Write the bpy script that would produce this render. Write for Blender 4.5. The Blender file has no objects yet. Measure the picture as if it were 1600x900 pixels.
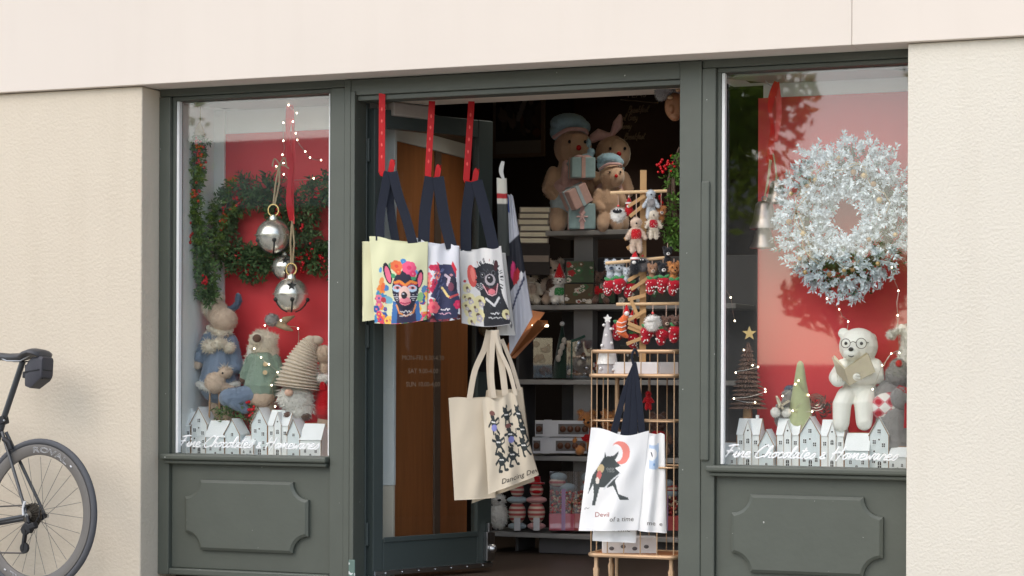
import bpy, math, random
import numpy as np
from mathutils import Vector, Matrix, Euler
random.seed(7); rng = np.random.default_rng(7)
sc = bpy.context.scene; col = sc.collection
R = math.radians
# ---------------------------------------------------------------- camera, sky, sun, exposure
F, TH, RO, HY, DI, HC = 3167.0, R(21.5), .004, 581.0, 8.2, .9      # focal length in photo pixels, yaw, roll, horizon row, distance, eye height
CAM = Vector((DI*math.sin(TH), -DI*math.cos(TH), HC))
FW = Vector((-math.sin(TH), math.cos(TH), 0)); r0 = Vector((math.cos(TH), math.sin(TH), 0)); ZZ = Vector((0, 0, 1))
CR = r0*math.cos(RO)+ZZ*math.sin(RO); CU = ZZ*math.cos(RO)-r0*math.sin(RO)
cd = bpy.data.cameras.new('camera'); cam = bpy.data.objects.new('camera', cd); col.objects.link(cam); sc.camera = cam
cd.sensor_width = 36; cd.lens = F/1600*36; cd.shift_y = (HY-450)/1600; cd.clip_end = 500; cd.clip_start = .1
m4 = Matrix((CR, CU, -FW)).transposed().to_4x4(); m4.translation = CAM; cam.matrix_world = m4
sundir = Vector((.30, .78, -.75)).normalized()                     # the way the light travels
w = bpy.data.worlds.new('World'); sc.world = w; w.use_nodes = True
nt = w.node_tree; sky = nt.nodes.new('ShaderNodeTexSky'); sky.sky_type = 'NISHITA'; sky.sun_disc = False
sky.sun_elevation = math.asin(-sundir.z); sky.sun_rotation = math.atan2(-sundir.x, -sundir.y)
sky.air_density = 1.0; sky.dust_density = 1.7; sky.ozone_density = 1.0
nt.links.new(sky.outputs[0], nt.nodes['Background'].inputs[0]); nt.nodes['Background'].inputs[1].default_value = .15
sd = bpy.data.lights.new('sun', 'SUN'); sd.energy = 1.5; sd.angle = R(110); sd.color = (1, .97, .93)
sun = bpy.data.objects.new('sun', sd); col.objects.link(sun); sun.rotation_euler = sundir.to_track_quat('-Z', 'Y').to_euler(); sun.location = (-3, -6, 8)
vs = sc.view_settings; vs.view_transform = 'Standard'; vs.look = 'None'; vs.gamma = 1; vs.exposure = .58; vs.use_curve_mapping = False
sc.cycles.max_bounces = 8; sc.cycles.transparent_max_bounces = 12
# ---------------------------------------------------------------- helpers
def P(u, v, Y):                                                     # photo pixel + depth of a plane parallel to the facade -> point in the place
    d = FW*F+CR*(u-800)+CU*(HY-v); return CAM+d*((Y-CAM.y)/d.y)
def scale_at(p): return F/((p-CAM).dot(FW))
def lin(c):
    if isinstance(c, str): c = tuple(int(c[i:i+2], 16) for i in (0, 2, 4))
    return tuple((x/255/12.92 if x/255 < .04045 else ((x/255+.055)/1.055)**2.4) for x in c)
MATS = {}
def M(name, c=None, rough=.75, var=.12, vs=30, bump=0, bs=150, metal=0, sheen=0, spec=.4, emit=0, coat=0, alpha=None, speck=None):
    if name in MATS: return MATS[name]
    m = bpy.data.materials.new(name); MATS[name] = m; m.use_nodes = True
    n = m.node_tree.nodes; L = m.node_tree.links; b = n['Principled BSDF']; c = lin(c)
    tc = n.new('ShaderNodeTexCoord'); nz = n.new('ShaderNodeTexNoise'); nz.inputs['Scale'].default_value = vs; nz.inputs['Detail'].default_value = 5
    L.new(tc.outputs['Object'], nz.inputs['Vector'])
    mx = n.new('ShaderNodeMix'); mx.data_type = 'RGBA'
    mx.inputs[6].default_value = tuple(x*(1-var) for x in c)+(1,); mx.inputs[7].default_value = tuple(min(1, x*(1+var)) for x in c)+(1,)
    L.new(nz.outputs['Fac'], mx.inputs[0]); out = mx.outputs[2]
    if speck:                                                       # (colour, scale, threshold) small chips and marks
        n2 = n.new('ShaderNodeTexNoise'); n2.inputs['Scale'].default_value = speck[1]; n2.inputs['Detail'].default_value = 2; L.new(tc.outputs['Object'], n2.inputs['Vector'])
        mr = n.new('ShaderNodeMapRange'); mr.inputs[1].default_value = speck[2]; mr.inputs[2].default_value = speck[2]+.025; L.new(n2.outputs['Fac'], mr.inputs[0])
        m2 = n.new('ShaderNodeMix'); m2.data_type = 'RGBA'; L.new(mr.outputs[0], m2.inputs[0]); L.new(out, m2.inputs[6]); m2.inputs[7].default_value = lin(speck[0])+(1,); out = m2.outputs[2]
    L.new(out, b.inputs['Base Color']); b.inputs['Roughness'].default_value = rough; b.inputs['Metallic'].default_value = metal
    b.inputs['Specular IOR Level'].default_value = spec; b.inputs['Sheen Weight'].default_value = sheen; b.inputs['Coat Weight'].default_value = coat
    if bump:
        n3 = n.new('ShaderNodeTexNoise'); n3.inputs['Scale'].default_value = bs; n3.inputs['Detail'].default_value = 4; L.new(tc.outputs['Object'], n3.inputs['Vector'])
        bp = n.new('ShaderNodeBump'); bp.inputs['Strength'].default_value = bump; bp.inputs['Distance'].default_value = .004; L.new(n3.outputs['Fac'], bp.inputs['Height']); L.new(bp.outputs[0], b.inputs['Normal'])
    if emit: b.inputs['Emission Color'].default_value = c+(1,); b.inputs['Emission Strength'].default_value = emit
    return m
def glass_mat(name, f0=.05, tint=(.97, .98, .97)):
    m = bpy.data.materials.new(name); MATS[name] = m; m.use_nodes = True; n = m.node_tree.nodes; L = m.node_tree.links
    n.remove(n['Principled BSDF']); t = n.new('ShaderNodeBsdfTransparent'); t.inputs[0].default_value = tint+(1,)
    g = n.new('ShaderNodeBsdfGlossy'); g.inputs['Roughness'].default_value = .02
    lw = n.new('ShaderNodeLayerWeight'); lw.inputs[0].default_value = .5; pw = n.new('ShaderNodeMath'); pw.operation = 'POWER'; pw.inputs[1].default_value = 5
    ml = n.new('ShaderNodeMath'); ml.operation = 'MULTIPLY_ADD'; ml.inputs[1].default_value = 1-f0; ml.inputs[2].default_value = f0; mx = n.new('ShaderNodeMixShader')
    L.new(lw.outputs['Facing'], pw.inputs[0]); L.new(pw.outputs[0], ml.inputs[0]); L.new(ml.outputs[0], mx.inputs[0])
    L.new(t.outputs[0], mx.inputs[1]); L.new(g.outputs[0], mx.inputs[2]); L.new(mx.outputs[0], n['Material Output'].inputs[0]); return m
def attr_mat(name, rough=.8, bump=.15):
    m = M(name, (200, 200, 200), rough, bump=bump, bs=500); n = m.node_tree.nodes; a = n.new('ShaderNodeAttribute'); a.attribute_name = 'Col'
    m.node_tree.links.new(a.outputs['Color'], n['Principled BSDF'].inputs['Base Color']); return m
class G:                                                            # collects shapes for ONE mesh
    def __init__(s, k=1.0): s.v = []; s.f = []; s.mi = []; s.m = 0; s.k = k
    def add(s, vs_, fs): 
        o = len(s.v); s.v += [tuple(x) for x in vs_]; s.f += [tuple(i+o for i in f) for f in fs]; s.mi += [s.m]*len(fs); return s
    def box(s, x0, x1, y0, y1, z0, z1):
        return s.add([(x, y, z) for x in (x0, x1) for y in (y0, y1) for z in (z0, z1)], [(0, 1, 3, 2), (4, 6, 7, 5), (0, 4, 5, 1), (2, 3, 7, 6), (0, 2, 6, 4), (1, 5, 7, 3)])
    def obox(s, c, sz, rot=(0, 0, 0)):
        e = Euler(rot).to_matrix(); c = Vector(c)
        vs_ = [c+e@Vector((x*sz[0]/2, y*sz[1]/2, z*sz[2]/2)) for x in (-1, 1) for y in (-1, 1) for z in (-1, 1)]
        return s.add(vs_, [(0, 1, 3, 2), (4, 6, 7, 5), (0, 4, 5, 1), (2, 3, 7, 6), (0, 2, 6, 4), (1, 5, 7, 3)])
    def ell(s, c, r, rot=None, n=12, m=8):
        if not hasattr(r, '__len__'): r = (r, r, r)
        e = Euler(rot).to_matrix() if rot else Matrix.Identity(3); c = Vector(c); vs_ = [c+e@Vector((0, 0, r[2]))]
        for i in range(1, m):
            a = math.pi*i/m
            for j in range(n):
                b = 2*math.pi*j/n; vs_.append(c+e@Vector((r[0]*math.sin(a)*math.cos(b), r[1]*math.sin(a)*math.sin(b), r[2]*math.cos(a))))
        vs_.append(c+e@Vector((0, 0, -r[2]))); fs = [(0, 1+j, 1+(j+1) % n) for j in range(n)]
        for i in range(m-2):
            for j in range(n): fs.append((1+i*n+j, 1+(i+1)*n+j, 1+(i+1)*n+(j+1) % n, 1+i*n+(j+1) % n))
        q = 1+(m-2)*n; fs += [(q+j, len(vs_)-1, q+(j+1) % n) for j in range(n)]; return s.add(vs_, fs)
    def tube(s, pts, r, n=8, closed=False, flat=1.0):
        pts = [Vector(p) for p in pts]; N = len(pts); rr = list(r) if hasattr(r, '__len__') else [r]*N; vs_ = []; fs = []; up = None
        for i, p in enumerate(pts):
            t = (pts[(i+1) % N]-pts[i-1]) if closed else (pts[min(i+1, N-1)]-pts[max(i-1, 0)])
            if t.length < 1e-9: t = Vector((0, 0, 1))
            t.normalize()
            if up is None: up = Vector((0, 0, 1)) if abs(t.z) < .9 else Vector((1, 0, 0))
            a = up-t*up.dot(t)
            if a.length < 1e-6: a = t.orthogonal()
            a.normalize(); b = t.cross(a); up = a
            for j in range(n):
                q = 2*math.pi*j/n; vs_.append(p+(a*math.cos(q)*flat+b*math.sin(q))*rr[i])
        for i in range(N if closed else N-1):
            i2 = (i+1) % N
            for j in range(n): fs.append((i*n+j, i*n+(j+1) % n, i2*n+(j+1) % n, i2*n+j))
        if not closed: fs += [tuple(range(n-1, -1, -1)), tuple((N-1)*n+j for j in range(n))]
        return s.add(vs_, fs)
    def lathe(s, prof, c=(0, 0, 0), n=20, rot=None, flute=None):
        e = Euler(rot).to_matrix() if rot else Matrix.Identity(3); c = Vector(c); vs_ = []; fs = []
        for (rad, z) in prof:
            for j in range(n):
                a = 2*math.pi*j/n; q = rad*(1+(flute*(j % 2) if flute else 0)); vs_.append(c+e@Vector((q*math.cos(a), q*math.sin(a), z)))
        for i in range(len(prof)-1):
            for j in range(n): fs.append((i*n+j, i*n+(j+1) % n, (i+1)*n+(j+1) % n, (i+1)*n+j))
        fs += [tuple(range(n-1, -1, -1)), tuple((len(prof)-1)*n+j for j in range(n))]; return s.add(vs_, fs)
    def prism(s, poly, y0, y1):                                     # outline in x,z swept along y
        n = len(poly); vs_ = [(x, y0, z) for x, z in poly]+[(x, y1, z) for x, z in poly]
        fs = [tuple(range(n)), tuple(range(2*n-1, n-1, -1))]+[(i, i+n, (i+1) % n+n, (i+1) % n) for i in range(n)]; return s.add(vs_, fs)
    def ribbon(s, pts, wd, side=(1, 0, 0), th=1.0):
        pts = [Vector(p) for p in pts]; sd_ = Vector(side).normalized(); vs_ = []; fs = []; N = len(pts); ww = list(wd) if hasattr(wd, '__len__') else [wd]*N
        for i, p in enumerate(pts):
            t = (pts[min(i+1, N-1)]-pts[max(i-1, 0)]).normalized(); a = sd_-t*sd_.dot(t)
            a = a.normalized() if a.length > 1e-6 else t.orthogonal().normalized(); b = t.cross(a)*th/2; a = a*ww[i]/2
            vs_ += [p-a-b, p+a-b, p+a+b, p-a+b]
        for i in range(N-1):
            for j in range(4): fs.append((i*4+j, i*4+(j+1) % 4, i*4+4+(j+1) % 4, i*4+4+j))
        fs += [(3, 2, 1, 0), tuple(4*(N-1)+j for j in range(4))]; return s.add(vs_, fs)
    def obj(s, name, mat, parent=None, smooth=40, bevel=0, remesh=0, soft=0, loc=None):
        me = bpy.data.meshes.new(name); k = s.k
        me.from_pydata([(x*k, y*k, z*k) for x, y, z in s.v] if k != 1 else s.v, [], s.f)
        for m in (mat if isinstance(mat, (list, tuple)) else [mat]): me.materials.append(m)
        if any(s.mi): me.polygons.foreach_set('material_index', s.mi)
        if smooth:
            me.polygons.foreach_set('use_smooth', [True]*len(s.f))
            if not remesh: me.set_sharp_from_angle(angle=R(smooth))
        me.update(); return link(name, me, parent, loc, bevel, remesh, soft)
def link(name, me, parent=None, loc=None, bevel=0, remesh=0, soft=0):
    o = bpy.data.objects.new(name, me); col.objects.link(o); o.parent = parent
    if loc is not None: o.location = loc
    if bevel:
        b = o.modifiers.new('bevel', 'BEVEL'); b.width = bevel; b.segments = 2; b.limit_method = 'ANGLE'
    if remesh:
        b = o.modifiers.new('remesh', 'REMESH'); b.mode = 'VOXEL'; b.voxel_size = remesh; b.use_smooth_shade = True
        b = o.modifiers.new('smooth', 'SMOOTH'); b.factor = .6; b.iterations = soft or 4
    return o
def tag(o, label=None, cat=None, group=None, kind=None):
    for a, b in (('label', label), ('category', cat), ('group', group), ('kind', kind)):
        if b: o[a] = b
    return o
def thing(name, label, cat, loc=(0, 0, 0), rz=0, group=None):
    o = bpy.data.objects.new(name, None); col.objects.link(o); o.location = loc; o.rotation_euler = (0, 0, rz); o.empty_display_size = .05
    return tag(o, label, cat, group)
def boxpart(name, mat, parent, x0, x1, y0, y1, z0, z1, bevel=.003): return G().box(x0, x1, y0, y1, z0, z1).obj(name, mat, parent, smooth=0, bevel=bevel)
class X:                                                            # a thing drawn up in photo pixels at its own real depth and size
    def __init__(s, name, label, cat, u, v, Y, group=None, rz=TH):
        s.u, s.vv = u, v; s.loc = P(u, v, Y); s.k = 1/scale_at(s.loc); s.t = thing(name, label, cat, s.loc, rz, group)
    def p(s, u, v, d=0): return Vector((u-s.u, d, s.vv-v))
    def g(s): return G(s.k)
    def tube(s, name, mat, pts, r, parent=None, n=8, **kw):
        return s.g().tube([s.p(*q) for q in pts], r, n).obj(name, mat, parent or s.t, **kw)
    def ell(s, name, mat, c, r, parent=None, rot=None, n=12, m=8, **kw): return s.g().ell(s.p(*c), r, rot, n, m).obj(name, mat, parent or s.t, **kw)
    def blob(s, name, mat, ells=(), tubes=(), parent=None, vox=1.3, soft=4):   # one continuous soft body
        g = s.g()
        for e in ells: g.ell(s.p(*e[0]), e[1], e[2] if len(e) > 2 else None, 14, 10)
        for pts, r in tubes:
            g.tube([s.p(*q) for q in pts], r, 12); rr = list(r) if hasattr(r, '__len__') else [r]*len(pts)
            for a in (0, -1): g.ell(s.p(*pts[a]), rr[a]*.97, None, 12, 8)
        o = g.obj(name, mat, parent or s.t, remesh=vox*s.k, soft=soft); ln = NAP.get(mat.name)
        if ln:                                                      # nap: short fibres standing off the cloth
            q = random.Random(len(name)+int(s.u)); h = s.g()
            def hair(p, o_):
                e = (o_+Vector((q.gauss(0, .45), q.gauss(0, .45), q.gauss(-.25, .45)))).normalized(); w_ = e.orthogonal().normalized()*.5; h.add([p-w_, p+w_, p+e*ln*q.uniform(.6, 1.3)], [(0, 1, 2)])
            for e in ells:
                c = s.p(*e[0]); r = Vector(e[1]); em = Euler(e[2]).to_matrix() if len(e) > 2 else None
                for i in range(min(1600, int(4*math.pi*((r.x*r.y+r.x*r.z+r.y*r.z)/3)*.3))):
                    d = Vector((q.gauss(0, 1), q.gauss(0, 1), q.gauss(0, 1))).normalized(); v = Vector((d.x*r.x, d.y*r.y, d.z*r.z))*.97; hair(c+(em@v if em else v), d)
            for pts, r in tubes:
                pp = [s.p(*a) for a in pts]; rr = list(r) if hasattr(r, '__len__') else [r]*len(pp)
                for a, b, ra, rb in zip(pp[:-1], pp[1:], rr[:-1], rr[1:]):
                    ax = (b-a); L_ = ax.length; ax = ax.normalized() if L_ else Vector((0, 0, 1)); o1 = ax.orthogonal().normalized(); o2 = ax.cross(o1)
                    for i in range(min(1200, int(6.28*(ra+rb)/2*L_*.3))):
                        t = q.random(); an = q.uniform(0, 6.283); d = o1*math.cos(an)+o2*math.sin(an); hair(a+(b-a)*t+d*(ra+(rb-ra)*t)*.96, d)
            if h.v: tag(h.obj('nap', mat, o), kind='stuff')
        return o
NAP = {'plush_cream': 4.2, 'plush_white': 4.0, 'plush_beige': 2.5, 'plush_blue': 2.3, 'plush_slate': 2.2, 'knit_sage': 2.6, 'plush_grey': 3.0, 'plush_brown': 2.4, 'plush_amber': 3.0, 'felt_red': 1.4, 'wool_grey': 2.6, 'felt_pale_grey': 1.8, 'felt_black': 1.5, 'felt_tan': 1.6, 'baby_blue': 1.4, 'straw_red': 1.0, 'gingerbread': 1.7, 'felt_orange': 1.2}
def smooth_path(pts, n=6):
    pts = [Vector(p) for p in pts]; out = []
    for i in range(len(pts)-1):
        a, b, c, d = pts[max(i-1, 0)], pts[i], pts[i+1], pts[min(i+2, len(pts)-1)]
        for j in range(n):
            t = j/n; out.append(.5*((2*b)+(c-a)*t+(2*a-5*b+4*c-d)*t*t+(3*b-a-3*c+d)*t**3))
    return out+[pts[-1]]
def text_mesh(body, size=1.0, shear=0, align='LEFT', depth=0):
    cu = bpy.data.curves.new('text', 'FONT'); cu.body = body; cu.size = size; cu.shear = shear; cu.align_x = align; cu.resolution_u = 2; cu.extrude = depth
    o = bpy.data.objects.new('text', cu); col.objects.link(o); dg = bpy.context.evaluated_depsgraph_get(); dg.update()
    me = bpy.data.meshes.new_from_object(o.evaluated_get(dg)); bpy.data.objects.remove(o); bpy.data.curves.remove(cu); return me
SCRIPT = {'F': (1.25, [[(.2, 1.95), (.7, 2.15), (1.4, 2.2)], [(.8, 2.1), (.6, 1.1), (.4, 0), (0, -.4)], [(.2, 1.1), (1, 1.15)]]),
 'i': (.55, [[(0, .3), (.3, 1), (.25, .1), (.6, .1)], [(.35, 1.5), (.42, 1.6)]]), 'n': (.9, [[(0, 0), (.1, 1), (.12, .1), (.5, 1), (.65, .9), (.62, .1), (.95, .1)]]),
 'e': (.75, [[(0, .4), (.5, .6), (.45, 1), (.15, .9), (.08, .3), (.35, 0), (.8, .2)]]), 'C': (1.15, [[(1.2, 1.9), (.9, 2.25), (.3, 1.4), (.05, .4), (.45, -.05), (1.15, .4)]]),
 'h': (.9, [[(0, .1), (.45, 1.7), (.5, 2.1), (.3, 1.9), (.1, 0), (.4, .9), (.65, .9), (.6, .1), (.9, .1)]]), 'o': (.75, [[(.35, 1), (.05, .6), (.2, 0), (.55, .4), (.4, 1), (.85, .85)]]),
 'c': (.65, [[(.55, .85), (.3, 1), (.05, .5), (.25, 0), (.7, .3)]]), 'l': (.5, [[(0, .1), (.45, 1.7), (.4, 2.1), (.2, 1.8), (.15, .2), (.5, .1)]]),
 'a': (.8, [[(.6, .9), (.25, 1), (.05, .4), (.25, 0), (.55, .8), (.55, .1), (.85, .15)]]), 't': (.5, [[(.35, 1.9), (.15, .2), (.5, .1)], [(0, 1.3), (.65, 1.4)]]),
 's': (.65, [[(0, .1), (.4, 1), (.55, .5), (.35, 0), (.05, .1)]]), '&': (.85, [[(.7, .3), (.3, 0), (.05, .3), (.45, .8), (.35, 1.1), (.15, .9), (.7, 0)]]),
 'H': (1.35, [[(.3, 2.2), (.1, -.1)], [(1.15, 2.2), (.8, -.3)], [(-.1, .9), (.6, 1.2), (1.2, 1.1)]]), 'm': (1.25, [[(0, 0), (.1, 1), (.12, .1), (.45, 1), (.55, .9), (.53, .1), (.85, 1), (.97, .9), (.95, .1), (1.3, .1)]]),
 'w': (.95, [[(0, 1), (.15, 0), (.4, .8), (.55, 0), (.8, 1), (1, .9)]]), 'r': (.65, [[(0, 0), (.2, 1.05), (.3, .85), (.55, .9), (.5, .1), (.75, .1)]]), ' ': (.55, []),
 'B': (1.1, [[(.3, 2.1), (.1, 0)], [(.2, 2), (.8, 2), (.8, 1.2), (.25, 1.1), (.9, .9), (.8, .1), (.1, 0)]]), 'k': (.8, [[(.3, 2), (.05, 0)], [(.6, 1), (.15, .5), (.7, 0)]]),
 'f': (.6, [[(.7, 1.9), (.4, 2.1), (.25, 1), (.1, -.5)], [(.05, 1), (.55, 1.05)]]), 'y': (.8, [[(.05, 1), (.2, .2), (.55, .3), (.65, 1), (.5, -.4), (.1, -.8)]]), 'E': (1.0, [[(.9, 2), (.25, 1.9), (.2, 1.1), (.7, 1.1), (.15, 1), (.1, .1), (.9, .1)]]),
 'G': (1.1, [[(1, 1.8), (.5, 2.1), (.05, .9), (.5, 0), (1, .4), (1, .9), (.6, .9)]]), 'T': (1.0, [[(0, 2), (1.1, 2.05)], [(.55, 2), (.45, 0)]]), 'A': (1.1, [[(0, 0), (.55, 2.1), (1, 0)], [(.2, .8), (.9, .8)]]), 'S': (.9, [[(.8, 1.8), (.4, 2.1), (.1, 1.5), (.75, .7), (.4, 0), (0, .3)]])}
def script_strokes(s, shear=.35):
    x = 0; out = []
    for ch in s:
        adv, st = SCRIPT[ch]
        for line in st: out.append([(x+a+b*shear, b) for a, b in line])
        x += adv
    return out, x
glass_mat('window_glass'); 
# ---------------------------------------------------------------- materials
paint = M('joinery_paint', (85, 89, 80), rough=.48, var=.13, vs=7, bump=.18, bs=45, spec=.45, speck=((196, 196, 188), 55, .775))
paint_dk = M('door_paint', (62, 70, 68), rough=.4, var=.06, vs=6, bump=.06, bs=60)
def wall_mat(name, c, bump, bs, stain=.1, streak=.12):
    m = M(name, c, rough=.9, var=.06, vs=1.3, bump=bump, bs=bs, spec=.2); n = m.node_tree.nodes; L = m.node_tree.links
    bn = [x for x in n if x.type == 'BUMP'][0]; bn.inputs['Distance'].default_value = .006
    b = n['Principled BSDF']; src = b.inputs['Base Color'].links[0].from_socket; tc = [x for x in n if x.type == 'TEX_COORD'][0]
    n2 = n.new('ShaderNodeTexNoise'); n2.inputs['Scale'].default_value = 9; n2.inputs['Detail'].default_value = 6; L.new(tc.outputs['Object'], n2.inputs['Vector'])
    mr = n.new('ShaderNodeMapRange'); mr.inputs[1].default_value = .70; mr.inputs[2].default_value = .78; mr.inputs[4].default_value = stain*3; L.new(n2.outputs['Fac'], mr.inputs[0])
    mpg = n.new('ShaderNodeMapping'); mpg.inputs['Scale'].default_value = (9, 9, .8); n5 = n.new('ShaderNodeTexNoise'); n5.inputs['Scale'].default_value = 1.0; n5.inputs['Detail'].default_value = 5; L.new(tc.outputs['Object'], mpg.inputs[0]); L.new(mpg.outputs[0], n5.inputs['Vector'])
    mr5 = n.new('ShaderNodeMapRange'); mr5.inputs[1].default_value = .5; mr5.inputs[2].default_value = .8; mr5.inputs[4].default_value = streak; L.new(n5.outputs['Fac'], mr5.inputs[0]); mx5 = n.new('ShaderNodeMix'); mx5.data_type = 'RGBA'; L.new(mr5.outputs[0], mx5.inputs[0]); L.new(src, mx5.inputs[6]); mx5.inputs[7].default_value = lin((176, 160, 136))+(1,); src = mx5.outputs[2]
    mx = n.new('ShaderNodeMix'); mx.data_type = 'RGBA'; L.new(mr.outputs[0], mx.inputs[0]); L.new(src, mx.inputs[6]); mx.inputs[7].default_value = lin((150, 132, 108))+(1,); L.new(mx.outputs[2], b.inputs['Base Color']); return m
stucco_l = wall_mat('stucco_left', (213, 201, 181), .55, 75, .12); stucco_r = wall_mat('stucco_right', (218, 211, 196), .6, 95, .03); fasc = wall_mat('fascia_paint', (223, 212, 199), .05, 40, .015, .05)
white = M('white_paint', (236, 237, 234), rough=.5, var=.03); redp = M('red_backdrop', (222, 64, 70), rough=.55, var=.1, vs=3, bump=.03)
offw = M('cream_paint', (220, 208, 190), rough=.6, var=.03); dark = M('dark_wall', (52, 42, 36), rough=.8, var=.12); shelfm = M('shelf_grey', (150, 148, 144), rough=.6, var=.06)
wood = M('brown_wood', (172, 108, 62), rough=.5, var=.3, vs=5); gold = M('gold_metal', (192, 160, 126), rough=.52, metal=.6, var=.06); steel = M('steel', (180, 182, 184), rough=.3, metal=1, var=.05)
black = M('black', (24, 24, 26), rough=.5)
n_ = wood.node_tree; mp = n_.nodes.new('ShaderNodeMapping'); mp.inputs['Scale'].default_value = (6, 6, .6)
tcn = [x for x in n_.nodes if x.type == 'TEX_COORD'][0]; nzn = [x for x in n_.nodes if x.type == 'TEX_NOISE'][0]; n_.links.new(tcn.outputs['Object'], mp.inputs[0]); n_.links.new(mp.outputs[0], nzn.inputs['Vector'])
# ---------------------------------------------------------------- ground and building
GZ = -.06; YF = .14
pave = M('paving', (150, 146, 140), rough=.9, var=.15, vs=3, bump=.2, bs=80); asph = M('asphalt', (74, 74, 76), rough=.9, var=.2, vs=8, bump=.4, bs=200)
tag(boxpart('street', asph, None, -80, 80, -80, -6.0, GZ-.5, GZ-.12, 0), kind='structure')
tag(boxpart('pavement', pave, None, -80, 80, -6.0, .3, GZ-.5, GZ, .01), kind='structure')
tag(boxpart('pavement', pave, None, -80, 80, -22, -12.5, GZ-.45, GZ, .01), kind='structure')
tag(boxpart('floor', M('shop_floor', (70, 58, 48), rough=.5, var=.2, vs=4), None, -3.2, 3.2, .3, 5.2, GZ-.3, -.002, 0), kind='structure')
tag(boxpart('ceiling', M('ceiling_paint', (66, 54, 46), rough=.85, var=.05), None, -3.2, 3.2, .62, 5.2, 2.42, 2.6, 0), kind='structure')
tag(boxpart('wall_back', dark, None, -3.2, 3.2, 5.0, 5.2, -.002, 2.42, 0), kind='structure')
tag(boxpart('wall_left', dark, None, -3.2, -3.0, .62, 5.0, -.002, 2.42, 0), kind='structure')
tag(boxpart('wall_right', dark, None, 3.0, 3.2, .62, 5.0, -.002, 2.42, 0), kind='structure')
B = thing('shop_building', 'cream rendered shop building with smooth fascia band above green shopfront', 'building', (0, .1, GZ))
def bpart(name, mat, x0, x1, y0, y1, z0, z1, bevel=.004): 
    o = boxpart(name, mat, B, x0, x1, y0, y1, z0, z1, bevel); o.matrix_parent_inverse = Matrix.Translation(-B.location); return o
FZ = 2.141
tag(bpart('wall', stucco_l, -9, -1.738, 0, .62, GZ, FZ-.002, .006), 'textured cream wall behind the bicycle'); tag(bpart('wall', stucco_r, 1.594, 9, 0, .62, GZ, FZ-.002, .004), 'pale textured wall right of the wreath window')
xj1 = P(588, 60, -.03).x; xj2 = P(1331, 40, -.03).x
for a, b in ((-9, xj2-.0006), (xj2+.0006, 9)): bpart('fascia_panel', fasc, a, b, -.03, .1, FZ, 3.4, .003)
bpart('upper_wall', stucco_r, -9, 9, .1, .62, FZ+.002, 6, 0); bpart('upper_wall', stucco_r, -9, 9, -.0, .098, 3.404, 6, 0)
bpart('side_wall', dark, -3.25, -3.0, .622, .8, -.01, 2.6, 0); bpart('roof', dark, -9, 9, .63, 5.4, 2.62, 2.8, 0)
# ---------------------------------------------------------------- the two display windows
def concave(x0, x1, z0, z1, r, off=0):
    pts = []
    for cx, cz, a0 in ((x1, z1, 180), (x1, z0, 90), (x0, z0, 0), (x0, z1, 270)):
        for i in range(9):
            a = R(a0+90*i/8); pts.append((cx+(r+off)*math.cos(a), cz+(r+off)*math.sin(a)))
    s = off; out = []
    for (x, z) in pts: out.append((min(max(x, x0+s), x1-s), min(max(z, z0+s), z1-s)))
    return out
def raised_panel(x0, x1, z0, z1, r, yb, yt, parent, chips):
    a = concave(x0, x1, z0, z1, r); b = concave(x0, x1, z0, z1, r, .012); n = len(a); g = G()
    v = [(x, yb, z) for x, z in a]+[(x, yt+.008, z) for x, z in a]+[(x, yt, z) for x, z in b]
    f = [(i, i+n, (i+1) % n+n, (i+1) % n) for i in range(n)]+[(i+n, i+2*n, (i+1) % n+2*n, (i+1) % n+n) for i in range(n)]+[tuple(range(3*n-1, 2*n-1, -1))]
    g.add(v, f); return g.obj('raised_panel', paint, parent, smooth=14)
ZS = .512; ZG = 2.088
def window(label, x0, x1, gx0, gx1, px0, px1):
    t = thing('display_window', label, 'window', (0, 0, 0))
    b = lambda nm, *a, bv=.003, m=paint: boxpart(nm, m, t, *a, bv)
    b('stile', x0, gx0-.018, YF, YF+.09, 0, ZG+.02); b('stile', gx1+.018, x1, YF, YF+.09, 0, ZG+.02)
    b('inner_stop', gx0-.0185, gx0-.002, YF+.022, YF+.085, ZS+.02, ZG+.008); b('inner_stop', gx1+.002, gx1+.0185, YF+.022, YF+.085, ZS+.02, ZG+.008)
    b('head', x0+.001, x1-.001, YF+.004, YF+.088, ZG+.022, FZ+.003); b('head_moulding', gx0-.017, gx1+.017, YF+.018, YF+.086, ZG+.003, ZG+.021)
    for xa, xb in ((gx0-.001, gx0+.012), (gx1-.006, gx1+.001)): b('glazing_bead', xa, xb, YF+.028, YF+.055, ZS+.024, ZG+.002, m=white, bv=.002)
    b('sill', x0+.028, gx1+.014, YF-.034, YF+.084, ZS-.004, ZS+.022, bv=.008); b('sill_moulding', x0+.04, gx1+.008, YF-.016, YF+.05, ZS-.022, ZS-.005, bv=.006)
    rp = b('riser_panel', gx0-.017, gx1+.017, YF+.024, YF+.06, .03, ZS-.006); raised_panel(px0, px1, .114, .421, .075, YF+.0235, YF-.002, rp, 0)
    b('bottom_rail', gx0-.0165, gx1+.0165, YF-.004, YF+.07, 0, .029, bv=.006)
    g = G().box(gx0-.001, gx1+.001, YF+.058, YF+.064, ZS+.012, ZG+.004).obj('glass_pane', MATS['window_glass'], t, smooth=0)
    return t, g
xl = thing
wl, gl = window('left display window, dark green frame, plush animals and bells behind glass', -1.737, -.825, -1.664, -.909, -1.602, -.995)
wr, gr = window('right display window, dark green frame, snowy wreath and white bear behind glass', .752, 1.593, .826, 1.579, .878, 1.478)
scriptm = M('white_vinyl', (250, 250, 248), rough=.5, var=0, vs=1)
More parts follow.
